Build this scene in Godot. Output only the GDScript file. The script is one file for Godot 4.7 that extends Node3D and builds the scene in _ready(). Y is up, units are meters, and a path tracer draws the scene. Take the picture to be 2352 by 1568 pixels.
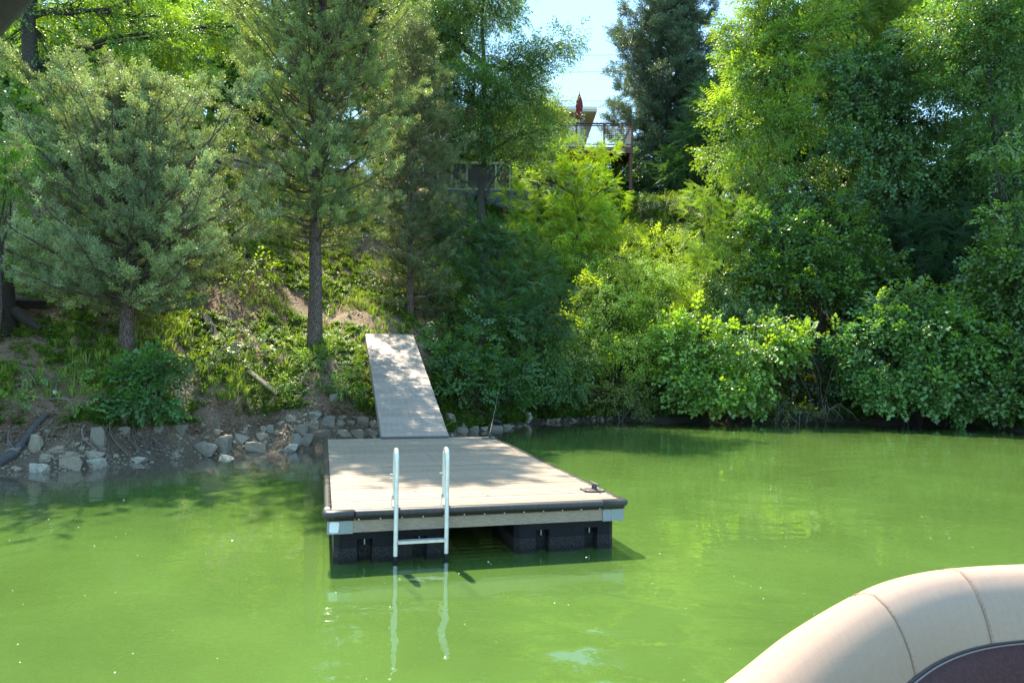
extends Node3D

const F := 1650.0
const EYE := Vector3(0, 1.98, 0)
const SHORE_X := [-60.0, -30.0, -12.0, -8.13, -7.19, -6.09, -4.98, -3.8, -2.6, -1.56, -0.28, 0.75, 3.16, 6.7, 10.46, 13.6, 15.07, 18.0, 24.0, 60.0]
const SHORE_Z := [14.0, -2.0, -9.0, -11.5, -12.25, -13.68, -14.41, -14.9, -16.2, -17.9, -19.8, -21.7, -23.05, -23.3, -23.8, -23.0, -21.2, -17.5, -10.0, 14.0]
const LEFT_S := [-6.0, 0.0, 0.5, 1.0, 1.6, 2.2, 2.8, 4.0, 5.8, 10.0, 15.0, 19.0, 24.0, 40.0, 400.0]
const LEFT_H := [-2.5, 0.0, 0.3, 0.85, 1.45, 1.85, 2.15, 2.6, 3.4, 5.4, 8.0, 10.0, 10.5, 11.5, 16.0]
const RIGHT_S := [-6.0, 0.0, 0.9, 2.0, 4.0, 7.0, 9.6, 10.8, 20.0, 40.0, 400.0]
const RIGHT_H := [-2.5, 0.0, 0.3, 1.7, 3.9, 6.4, 9.2, 9.6, 10.2, 11.5, 16.0]

var rng := RandomNumberGenerator.new()
var ground_noise := FastNoiseLite.new()
var patch_noise := FastNoiseLite.new()
var view := Basis()
var M := {}
var S := {}
var names := {}

# ---------------------------------------------------------------- small helpers
func rf(a: float, b: float) -> float:
	return rng.randf_range(a, b)

func rv() -> Vector3:
	return Vector3(rng.randf_range(-1, 1), rng.randf_range(-1, 1), rng.randf_range(-1, 1))

func table(xs: Array, ys: Array, x: float) -> float:
	if x <= xs[0]: return ys[0]
	for i in range(1, xs.size()):
		if x <= xs[i]:
			return lerpf(ys[i - 1], ys[i], (x - xs[i - 1]) / (xs[i] - xs[i - 1]))
	return ys[ys.size() - 1]

func shore(x: float) -> float:
	return table(SHORE_X, SHORE_Z, x) + 0.25 * sin(x * 1.7) * 0.6 + 0.12 * sin(x * 4.1 + 1.0)

func inland(x: float, z: float) -> float:
	var m := (shore(x + 0.8) - shore(x - 0.8)) / 1.6
	var k := 1.0 / sqrt(1.0 + m * m)
	var d := shore(x) - z
	return d * lerpf(k, 1.0, smoothstep(0.0, 9.0, absf(d)))

func land(x: float, z: float) -> float:
	var s := inland(x, z)
	var y := lerpf(table(LEFT_S, LEFT_H, s), table(RIGHT_S, RIGHT_H, s), smoothstep(-3.0, 3.5, x))
	var rough := clampf(s * 0.6 + 0.35, 0.0, 1.0)
	y += rough * (ground_noise.get_noise_2d(x * 9.0, z * 9.0) * 0.16 + ground_noise.get_noise_2d(x * 40.0, z * 40.0) * 0.06)
	return y

# a spot of the survey: where a sight line from the viewing point lies at a distance, and where it meets the land
func at(px: float, py: float, d: float) -> Vector3:
	var v := view * Vector3((px - 1176.0) / F, -(py - 784.0) / F, -1.0)
	return EYE + v * (d / -v.z)

func hit(px: float, py: float) -> Vector3:
	var d := 9.0
	while d < 60.0:
		var p := at(px, py, d)
		if p.y <= maxf(land(p.x, p.z), -0.05):
			return p
		d += 0.06
	return at(px, py, 60.0)

func foot(px: float, d: float) -> Vector3:
	var p := at(px, 800.0, d)
	return Vector3(p.x, land(p.x, p.z), p.z)

func numbered(called: String) -> String:
	if not names.has(called):
		names[called] = 0
		return called
	names[called] += 1
	return "%s_%03d" % [called, names[called]]

func tag(o: Node3D, label: String, category: String, group := "", kind := "") -> Node3D:
	if label: o.set_meta("label", label)
	if category: o.set_meta("category", category)
	if group: o.set_meta("group", group)
	if kind: o.set_meta("kind", kind)
	return o

func thing(called: String, label: String, category: String, where := Vector3.ZERO, turn := 0.0, group := "") -> Node3D:
	var o := Node3D.new()
	o.name = numbered(called)
	o.position = where
	o.rotation.y = turn
	add_child(o, true)
	tag(o, label, category, group)
	return o

func obj(called: String, mesh: Mesh, mat: Material, parent: Node3D = self, where := Transform3D()) -> MeshInstance3D:
	var o := MeshInstance3D.new()
	o.mesh = mesh
	o.material_override = mat
	if parent == self:
		o.name = numbered(called)
	else:
		var key := str(parent.get_instance_id()) + called
		names[key] = names.get(key, -1) + 1
		o.name = called if names[key] == 0 else "%s_%03d" % [called, names[key]]
	o.transform = where
	parent.add_child(o, true)
	return o

func copies(called: String, mesh: Mesh, mat: Material, where: Array, tint: PackedColorArray, parent: Node3D = self) -> MultiMeshInstance3D:
	var mm := MultiMesh.new()
	mm.transform_format = MultiMesh.TRANSFORM_3D
	mm.use_colors = true
	mm.mesh = mesh
	mm.instance_count = where.size()
	for i in where.size():
		mm.set_instance_transform(i, where[i])
		mm.set_instance_color(i, tint[i])
	var o := MultiMeshInstance3D.new()
	o.multimesh = mm
	o.material_override = mat
	o.name = numbered(called) if parent == self else called
	o.set_meta("kind", "stuff")
	parent.add_child(o, true)
	return o

# ---------------------------------------------------------------- mesh building
func surf() -> SurfaceTool:
	var st := SurfaceTool.new()
	st.begin(Mesh.PRIMITIVE_TRIANGLES)
	return st

func done(st: SurfaceTool) -> ArrayMesh:
	st.generate_normals()
	return st.commit()

func quad(st: SurfaceTool, a: Vector3, b: Vector3, c: Vector3, d: Vector3) -> void:
	st.add_vertex(a); st.add_vertex(b); st.add_vertex(c)
	st.add_vertex(a); st.add_vertex(c); st.add_vertex(d)

func box(st: SurfaceTool, lo: Vector3, hi: Vector3, t := Transform3D()) -> void:
	st.set_smooth_group(-1)
	var p := []
	for i in 8:
		p.append(t * Vector3(hi.x if i & 1 else lo.x, hi.y if i & 2 else lo.y, hi.z if i & 4 else lo.z))
	quad(st, p[4], p[6], p[7], p[5]); quad(st, p[1], p[3], p[2], p[0])
	quad(st, p[5], p[7], p[3], p[1]); quad(st, p[0], p[2], p[6], p[4])
	quad(st, p[6], p[2], p[3], p[7]); quad(st, p[0], p[4], p[5], p[1])

# a box with its long edges (along x) chamfered
func plank(lx: float, ly: float, lz: float, c := 0.006) -> ArrayMesh:
	var st := surf()
	st.set_smooth_group(-1)
	var a := lz / 2.0
	var o := [Vector2(-a + c, ly), Vector2(a - c, ly), Vector2(a, ly - c), Vector2(a, c), Vector2(a - c, 0), Vector2(-a + c, 0), Vector2(-a, c), Vector2(-a, ly - c)]
	var h := lx / 2.0
	for i in 8:
		var p: Vector2 = o[i]
		var q: Vector2 = o[(i + 1) % 8]
		quad(st, Vector3(-h, p.y, p.x), Vector3(h, p.y, p.x), Vector3(h, q.y, q.x), Vector3(-h, q.y, q.x))
	for i in range(1, 7):
		for e in [-1, 1]:
			var p0: Vector2 = o[0]
			var p1: Vector2 = o[i]
			var p2: Vector2 = o[i + 1]
			var v := [Vector3(e * h, p0.y, p0.x), Vector3(e * h, p1.y, p1.x), Vector3(e * h, p2.y, p2.x)]
			if e > 0: v.reverse()
			for w in v: st.add_vertex(w)
	return done(st)

func tube(st: SurfaceTool, pts: Array, radii: Array, sides := 6, cap := true) -> void:
	st.set_smooth_group(0)
	var rings := []
	var side := Vector3.ZERO
	for i in pts.size():
		var a: Vector3 = pts[maxi(i - 1, 0)]
		var b: Vector3 = pts[mini(i + 1, pts.size() - 1)]
		var dir := (b - a).normalized()
		if dir == Vector3.ZERO: dir = Vector3.UP
		if side == Vector3.ZERO:
			side = dir.cross(Vector3.RIGHT if absf(dir.x) < 0.8 else Vector3.UP).normalized()
		side = (side - dir * side.dot(dir)).normalized()
		var other := dir.cross(side)
		var ring := []
		for k in sides:
			var w := TAU * k / sides
			ring.append(pts[i] + (side * cos(w) + other * sin(w)) * radii[i])
		rings.append(ring)
	for i in pts.size() - 1:
		for k in sides:
			var n := (k + 1) % sides
			quad(st, rings[i][k], rings[i][n], rings[i + 1][n], rings[i + 1][k])
	if cap:
		st.set_smooth_group(-1)
		for k in range(1, sides - 1):
			st.add_vertex(rings[0][0]); st.add_vertex(rings[0][k + 1]); st.add_vertex(rings[0][k])
			var r: Array = rings[-1]
			st.add_vertex(r[0]); st.add_vertex(r[k]); st.add_vertex(r[k + 1])

func rod(a: Vector3, b: Vector3, r: float, sides := 8) -> ArrayMesh:
	var st := surf()
	tube(st, [a, b], [r, r], sides)
	return done(st)

func boxed(lo: Vector3, hi: Vector3) -> ArrayMesh:
	var st := surf()
	box(st, lo, hi)
	return done(st)

func raw(v: PackedVector3Array, c: PackedColorArray) -> ArrayMesh:
	var a := []
	a.resize(Mesh.ARRAY_MAX)
	a[Mesh.ARRAY_VERTEX] = v
	a[Mesh.ARRAY_COLOR] = c
	var m := ArrayMesh.new()
	m.add_surface_from_arrays(Mesh.PRIMITIVE_TRIANGLES, a)
	return m

# one leaf: two halves folded along the midrib, a drooping tip; four faces, or two for a leaflet
func leaf(v: PackedVector3Array, c: PackedColorArray, base: Vector3, dir: Vector3, up: Vector3, l: float, w: float, tone: Color, small := false) -> void:
	dir = dir.normalized()
	var side := dir.cross(up).normalized()
	var n := side.cross(dir)
	var tip := base + dir * l - n * l * 0.14
	var a := base + dir * l * 0.42 + side * w * 0.5 + n * w * 0.14
	var b := base + dir * l * 0.42 - side * w * 0.5 + n * w * 0.14
	if small:
		for p in [base, a, tip, base, tip, b]:
			v.append(p); c.append(tone)
		return
	var mid := base + dir * l * 0.5
	for p in [base, a, mid, base, mid, b, a, tip, mid, mid, tip, b]:
		v.append(p); c.append(tone)

func stick(v: PackedVector3Array, c: PackedColorArray, a: Vector3, b: Vector3, r: float, tone: Color) -> void:
	var d := (b - a).normalized()
	var s := d.cross(Vector3.FORWARD if absf(d.z) < 0.8 else Vector3.RIGHT).normalized() * r
	var t := d.cross(s)
	for e in [s, t]:
		for p in [a - e, a + e, b, a - e, b, b + e * 0.3]:
			v.append(p); c.append(tone)

func tone(x: float) -> Color:
	return Color(x, x, x)

const WOOD := Color(0.55, 0.42, 0.5)

# a twig along +y with its leaves spread about the plane whose normal is +z
func sprig(n: int, length: float, l: float, w: float, spread := 0.5, cup := 0.35) -> ArrayMesh:
	var v := PackedVector3Array()
	var c := PackedColorArray()
	stick(v, c, Vector3.ZERO, Vector3(0, length, 0), 0.004, WOOD)
	for i in n:
		var t := (i + 0.4) / n
		var s := 1.0 if i % 2 else -1.0
		var dir := Vector3(s * rf(0.5, 1.0), rf(0.25, 0.7) + t * 0.5, rf(-spread, spread))
		var up := Vector3(rf(-cup, cup), rf(-cup, cup), 1.0)
		var k := rf(0.75, 1.15) * (1.0 - 0.25 * t)
		var base := Vector3(s * rf(0.01, 0.05), length * t, rf(-0.06, 0.06) * spread * 2.0)
		leaf(v, c, base, dir, up, l * k, w * k, tone(rf(0.6, 1.35)))
	leaf(v, c, Vector3(0, length * 0.96, 0), Vector3(rf(-0.2, 0.2), 1, rf(-0.2, 0.1)), Vector3(0, 0, 1), l, w, tone(1.15))
	return raw(v, c)

# several feather leaves from one point
func fronds(n: int, length: float, pairs: int, l: float, w: float, splay := 0.8) -> ArrayMesh:
	var v := PackedVector3Array()
	var c := PackedColorArray()
	for i in n:
		var ang := (i - (n - 1) / 2.0) / maxf(n, 2) * 2.0 * splay + rf(-0.15, 0.15)
		var dir := Vector3(sin(ang), cos(ang), rf(-0.25, 0.25)).normalized()
		var up := Vector3(rf(-0.3, 0.3), rf(-0.3, 0.3), 1).normalized()
		var side := dir.cross(up).normalized()
		var len := length * rf(0.75, 1.1)
		var p := dir * length * rf(0.0, 0.25)
		var t0 := rf(0.85, 1.1)
		stick(v, c, p, p + dir * len - up * len * 0.2, 0.0035, Color(0.8, 0.6, 0.6))
		for k in pairs:
			var t := (k + 1.0) / (pairs + 0.5)
			var q := p + dir * len * t - up * len * 0.22 * t * t
			var env := (1.0 - 0.45 * t) * rf(0.85, 1.1)
			for s in [-1.0, 1.0]:
				leaf(v, c, q, side * s + dir * 0.45 - up * rf(0.0, 0.3), up, l * env, w * env, tone(t0 * rf(0.9, 1.1)), true)
		leaf(v, c, p + dir * len - up * len * 0.2, dir - up * 0.3, up, l * 0.6, w * 0.6, tone(t0), true)
	return raw(v, c)

# a feathery spray of scale leaves: plumes of short flakes round a stem
func cedar_spray(length := 0.26) -> ArrayMesh:
	var v := PackedVector3Array()
	var c := PackedColorArray()
	stick(v, c, Vector3.ZERO, Vector3(0, length * 0.9, 0), 0.004, Color(0.7, 0.45, 0.5))
	for i in 9:
		var t := (i + 0.8) / 9.5
		var p := Vector3(0, length * t, 0)
		var a := i * 2.4 + rf(-0.4, 0.4)
		var d := Vector3(cos(a), rf(0.6, 1.1), sin(a) * 0.8).normalized()
		var l := length * rf(0.34, 0.5) * (1.15 - 0.6 * t)
		var k := rf(0.75, 1.05)
		for j in 9:
			var q := p + d * l * (j + 0.5) / 9.0
			flake(v, c, q, (d * 0.8 + rv() * 0.9).normalized(), rf(0.028, 0.05), 0.015, k * rf(0.75, 1.25) * (0.7 + 0.6 * j / 9.0))
	return raw(v, c)

func flake(v: PackedVector3Array, c: PackedColorArray, p: Vector3, d: Vector3, l: float, w: float, k: float) -> void:
	var s := d.cross(rv()).normalized() * w * 0.5
	var m := p + d * l * 0.5
	for q in [p, m + s, p + d * l, p, p + d * l, m - s]:
		v.append(q); c.append(tone(k))

func tuft(n: int, h: float, lean := 0.5) -> ArrayMesh:
	var v := PackedVector3Array()
	var c := PackedColorArray()
	for i in n:
		var a := rf(0, TAU)
		var d := Vector3(cos(a), 0, sin(a))
		var b := d * rf(0.0, 0.05)
		var s := d.cross(Vector3.UP) * 0.005
		var hh := h * rf(0.5, 1.1)
		var m := b + d * hh * lean * 0.3 + Vector3(0, hh * 0.6, 0)
		var t := b + d * hh * lean * rf(0.5, 1.1) + Vector3(0, hh * rf(0.75, 1.0), 0)
		var k := rf(0.8, 1.15)
		for q in [b - s, m - s, m + s, b - s, m + s, b + s, m - s, t, m + s]:
			v.append(q); c.append(tone(k))
	return raw(v, c)

# an upright weed: several leafy stems
func weed(stems: int, h: float, leaves: int, l: float, w: float, lean := 0.35) -> ArrayMesh:
	var v := PackedVector3Array()
	var c := PackedColorArray()
	for i in stems:
		var a := rf(0, TAU)
		var top := Vector3(cos(a) * lean, 1, sin(a) * lean) * h * rf(0.6, 1.05)
		stick(v, c, Vector3.ZERO, top, 0.005, Color(0.7, 0.8, 0.6))
		for k in leaves:
			var t := 0.2 + 0.8 * (k + rf(0, 0.9)) / leaves
			var b := rf(0, TAU)
			var d := Vector3(cos(b), rf(0.0, 0.5), sin(b))
			leaf(v, c, top * t, d, Vector3(rf(-0.3, 0.3), 1, rf(-0.3, 0.3)), l * rf(0.7, 1.15), w * rf(0.8, 1.1), tone(rf(0.8, 1.15)))
	return raw(v, c)

func struck(p: Vector3, round: float, planes: Array, fn: FastNoiseLite) -> Vector3:
	var q := p.lerp(p.normalized(), round)
	for pl in planes:
		var over: float = q.dot(pl[0]) - pl[1]
		if over > 0.0: q -= pl[0] * over
	q *= 1.0 + 0.13 * fn.get_noise_3dv(q * 1.6) + 0.06 * fn.get_noise_3dv(q * 5.0)
	return q * 0.5

# broken stone: a boxy block with planes struck off it and small bumps
func stone(seed: int, round: float, chips: int) -> ArrayMesh:
	rng.seed = seed
	var fn := FastNoiseLite.new()
	fn.seed = seed
	fn.frequency = 0.9
	var planes := []
	for i in chips:
		planes.append([rv().normalized(), rf(0.62, 0.86)])
	var st := surf()
	st.set_smooth_group(-1)
	var n := 5
	for f in 6:
		var ax := f / 2
		var sg := -1.0 if f % 2 else 1.0
		for i in n:
			for j in n:
				var cs := []
				for e in [[0, 0], [1, 0], [1, 1], [0, 1]]:
					var p := Vector3()
					p[ax] = sg
					p[(ax + 1) % 3] = ((i + e[0]) * 2.0 / n - 1.0)
					p[(ax + 2) % 3] = ((j + e[1]) * 2.0 / n - 1.0)
					cs.append(struck(p, round, planes, fn))
				if sg > 0: cs.reverse()
				quad(st, cs[0], cs[1], cs[2], cs[3])
	return done(st)

# ---------------------------------------------------------------- growing things
func aim(g: Vector3, roll: float) -> Basis:
	var y := g.normalized()
	var z := (Vector3.UP - y * y.y)
	z = z.normalized() if z.length() > 0.05 else Vector3.RIGHT
	z = z.rotated(y, roll)
	return Basis(y.cross(z), y, z)

func bez(a: Vector3, b: Vector3, c: Vector3, t: float) -> Vector3:
	return a.lerp(b, t).lerp(b.lerp(c, t), t)

func branch(st: SurfaceTool, a: Vector3, b: Vector3, c: Vector3, r0: float, r1: float, n := 4, sides := 5) -> void:
	var pts := []
	var rad := []
	for i in n + 1:
		var t := float(i) / n
		pts.append(bez(a, b, c, t) + (rv() * 0.03 * a.distance_to(c) if i > 0 and i < n else Vector3.ZERO))
		rad.append(lerpf(r0, r1, t))
	tube(st, pts, rad, sides, false)

# crown built of lobes [centre, radii]; each holds clusters of sprigs hung on twigs
func plant(called: String, label: String, category: String, group: String, base: Vector3, trunk: Array, r0: float, lobes: Array, look: Dictionary) -> Node3D:
	var o := thing(called, label, category, base, 0.0, group)
	var tr := surf()
	var br := surf()
	var is_tree := trunk.size() > 1
	if is_tree:
		var pts := []
		var rad := []
		for i in trunk.size():
			pts.append(trunk[i] - base)
			rad.append(maxf(r0 * (1.0 - 0.85 * i / (trunk.size() - 1.0)), 0.02))
		pts[0].y -= 0.3
		rad[0] *= 1.3
		tube(tr, pts, rad, 9)
		obj("trunk", done(tr), look.bark, o)
	var where := []
	var tint := PackedColorArray()
	var extra := []
	var extra_tint := PackedColorArray()
	var per: float = look.get("per", 2.2)
	var nsp: int = look.get("sprigs", 12)
	var cr: float = look.get("cluster", 0.5) * 1.12
	var sc: float = look.get("scale", 1.0)
	var hang: float = look.get("hang", 0.2)
	var base_tint: Color = look.tint
	var vary: float = look.get("vary", 0.3)
	var yellow: float = look.get("yellow", 0.15)
	var shell: float = look.get("shell", 0.45)
	for lb in lobes:
		var c: Vector3 = lb[0] - base
		var r: Vector3 = lb[1]
		var start := Vector3(rf(-0.1, 0.1), -0.1, rf(-0.1, 0.1))
		if is_tree:
			var best := 1e9
			for i in trunk.size():
				var p: Vector3 = trunk[i] - base
				var cost := absf(p.y - (c.y - 0.55 * Vector2(c.x - p.x, c.z - p.z).length()))
				if cost < best:
					best = cost
					start = p
		var mid := start.lerp(c, 0.5) + Vector3(0, (0.12 if is_tree else 0.2) * start.distance_to(c), 0)
		var rl := clampf(r.length() * 0.022, 0.012, r0 * 0.7 if is_tree else 0.05)
		branch(br, start, mid, c, rl * 1.6, rl * 0.8, 6, 6)
		var count := int(ceil(per * 1.5 * pow(r.x * r.y * r.z * 4.19, 0.78)))
		for i in count:
			var u := rv()
			while u.length() > 1.0 or u.length() < 0.05: u = rv()
			u = u.normalized() * pow(u.length(), shell)
			var p := c + u * r * rf(0.68, 0.95)
			var g := base + p
			if g.y < land(g.x, g.z) + 0.12 or g.y < 0.06: continue
			var from := bez(start, mid, c, rf(0.55, 1.0))
			branch(br, from, from.lerp(p, 0.5) + Vector3(0, 0.1 * from.distance_to(p), 0), p, rl * 0.45, 0.006, 3, 4)
			var out := (p - c).normalized() * 0.8 + Vector3(p.x - start.x, 0, p.z - start.z).normalized() * 0.4
			var ct := base_tint * (1.0 + rf(-vary, vary))
			ct = ct.lerp(Color(ct.r * 1.5, ct.g * 1.15, ct.b * 0.7), rf(0, yellow) * 2.0)
			for k in int(nsp * 1.8 * rf(0.6, 1.3)):
				var off := rv() * cr
				off.y *= 0.65
				var grow := off.normalized() * 0.8 + out * 0.6 + rv() * 0.35 - Vector3(0, hang, 0)
				var b := aim(grow, rf(-1.1, 1.1)).scaled(Vector3.ONE * sc * rf(0.7, 1.2))
				where.append(Transform3D(b, p + off))
				tint.append(ct * rf(0.85, 1.15))
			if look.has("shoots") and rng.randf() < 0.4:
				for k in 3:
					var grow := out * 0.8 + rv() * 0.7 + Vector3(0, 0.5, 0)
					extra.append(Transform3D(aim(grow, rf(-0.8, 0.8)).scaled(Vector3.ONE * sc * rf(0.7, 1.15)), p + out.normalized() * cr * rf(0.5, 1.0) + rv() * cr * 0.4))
					extra_tint.append(Color(ct.r * 1.35, ct.g * 1.2, ct.b) * rf(0.9, 1.25))  # outer shoots tinted lighter as painted highlights, and for variety
	obj("branches", done(br), look.bark, o)
	copies("crown" if is_tree else "foliage", look.mesh, look.leaf, where, tint, o)
	if extra: copies("highlight_shoots", look.shoots, M.soft_leaf, extra, extra_tint, o)
	return o

func straight(base: Vector3, top: Vector3, n := 7, wob := 0.1) -> Array:
	var a := []
	for i in n + 1:
		a.append(base.lerp(top, float(i) / n) + (Vector3(rf(-wob, wob), 0, rf(-wob, wob)) if i > 0 else Vector3.ZERO))
	return a

func lobe(px: float, py: float, d: float, rx: float, ry: float, rz: float) -> Array:
	var p := at(px, py, d)
	while d > 8.0 and p.y < land(p.x, p.z) + ry * 0.45:
		d -= 0.15
		p = at(px, py, d)
	return [p, Vector3(rx, ry, rz)]

func cedar(called: String, label: String, base: Vector3, h: float, r0: float, ts: Array, rs: Array, n: int, look: Dictionary) -> Node3D:
	var o := thing(called, label, "cedar tree", base, 0.0, look.get("group", ""))
	var tr := surf()
	var pts := []
	var rad := []
	var lean: Vector3 = look.get("lean", Vector3.ZERO)
	for i in 11:
		var t := i / 10.0
		pts.append(Vector3(0, h * t, 0) + lean * t * t + Vector3(rf(-0.05, 0.05), 0, rf(-0.05, 0.05)) * (1.0 if i > 1 else 0.0))
		rad.append(r0 * (1.0 - 0.93 * t) * (1.25 if i == 0 else 1.0))
	pts[0].y = -0.4
	tube(tr, pts, rad, 10)
	obj("trunk", done(tr), look.bark, o)
	var br := surf()
	var where := []
	var tint := PackedColorArray()
	var dens: float = look.get("dens", 22.0)
	var asc: float = look.get("asc", 0.55)
	var sc: float = look.get("scale", 1.0)
	for i in n:
		var t := lerpf(ts[0], 1.0, pow((i + rf(0, 1)) / n, 0.9))
		var l: float = table(ts, rs, t) * rf(0.6, 1.08)
		var az := i * 2.39996 + rf(-0.4, 0.4)
		var dir := Vector3(cos(az), 0, sin(az))
		var k := t * 10.0
		var a: Vector3 = pts[int(k)].lerp(pts[mini(int(k) + 1, 10)], k - int(k))
		var up := asc * rf(0.6, 1.3) * (0.35 + 0.9 * smoothstep(ts[0], 0.6, t))
		var b := a + dir * l * 0.55 + Vector3(0, l * up * 0.25, 0)
		var c := a + dir * l + Vector3(0, l * up, 0)
		branch(br, a, b, c, 0.009 + 0.011 * l, 0.005, 5, 5)
		var bt: Color = look.tint * rf(0.65, 1.25)
		bt = bt.lerp(Color(bt.r * 1.5, bt.g * 1.2, bt.b * 0.6), rf(0.0, look.get("yellow", 0.3)))
		var inner: float = look.get("bare", 0.2)
		for j in int(l * 7.5) + 2:
			var u := rf(inner, 1.0)
			var p := bez(a, b, c, u)
			var sd := (dir.rotated(Vector3.UP, (1.0 if j % 2 else -1.0) * rf(0.3, 1.25)) + Vector3(0, rf(-0.25, 0.75), 0)).normalized()
			var sl := rf(0.16, 0.6) * (1.15 - 0.5 * u)
			branch(br, p, p + sd * sl * 0.5, p + sd * sl + Vector3(0, 0.1 * sl, 0), 0.007, 0.003, 2, 3)
			if rng.randf() < 0.3: continue
			for m in int(sl * dens) + 1:
				var q := p + sd * sl * rf(0.1, 1.05) + rv() * 0.03
				var g := (sd * 0.7 + Vector3(0, rf(0.0, 0.9), 0) + rv() * 0.7).normalized()
				where.append(Transform3D(aim(g, rf(0, TAU)).scaled(Vector3.ONE * sc * rf(0.42, 0.95)), q))
				tint.append(bt * rf(0.6, 1.5))
	obj("branches", done(br), look.bark, o)
	copies("crown", S.cedar, look.leaf, where, tint, o)
	return o

# ---------------------------------------------------------------- materials
func noise_tex(freq: float, octaves: int, seed: int, ramp: Array = [], kind := FastNoiseLite.TYPE_SIMPLEX_SMOOTH, size := 512) -> NoiseTexture2D:
	var n := FastNoiseLite.new()
	n.noise_type = kind
	n.frequency = freq
	n.seed = seed
	n.fractal_octaves = octaves
	n.fractal_gain = 0.55
	var t := NoiseTexture2D.new()
	t.width = size
	t.height = size
	t.seamless = true
	t.noise = n
	if ramp:
		var g := Gradient.new()
		var offs := PackedFloat32Array()
		var cols := PackedColorArray()
		for r in ramp:
			offs.append(r[0])
			cols.append(r[1] if r[1] is Color else Color(r[1], r[1], r[1]))
		g.offsets = offs
		g.colors = cols
		t.color_ramp = g
	return t

func lin(r: float, g: float, b: float) -> Color:
	return Color(r, g, b).linear_to_srgb()

func mat(called: String, c: Color, rough: float, metal := 0.0) -> StandardMaterial3D:
	var m := StandardMaterial3D.new()
	m.resource_name = called
	m.albedo_color = c
	m.roughness = rough
	m.metallic = metal
	M[called] = m
	return m

func grained(called: String, c: Color, rough: float, tex: Texture2D, scale: Vector3, bump := 0.0, btex: Texture2D = null, world := false) -> StandardMaterial3D:
	var m := mat(called, c, rough)
	m.albedo_texture = tex
	m.uv1_triplanar = true
	m.uv1_world_triplanar = world
	m.uv1_scale = scale
	if bump > 0.0:
		m.heightmap_enabled = true
		m.heightmap_texture = btex if btex else tex
		m.heightmap_scale = bump
	return m

func leafy(called: String, rough: float, glow: Color, spec := 0.5) -> StandardMaterial3D:
	var m := mat(called, Color.WHITE, rough)
	m.vertex_color_use_as_albedo = true
	m.backlight_enabled = true
	m.backlight = glow
	m.metallic_specular = spec
	return m

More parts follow.
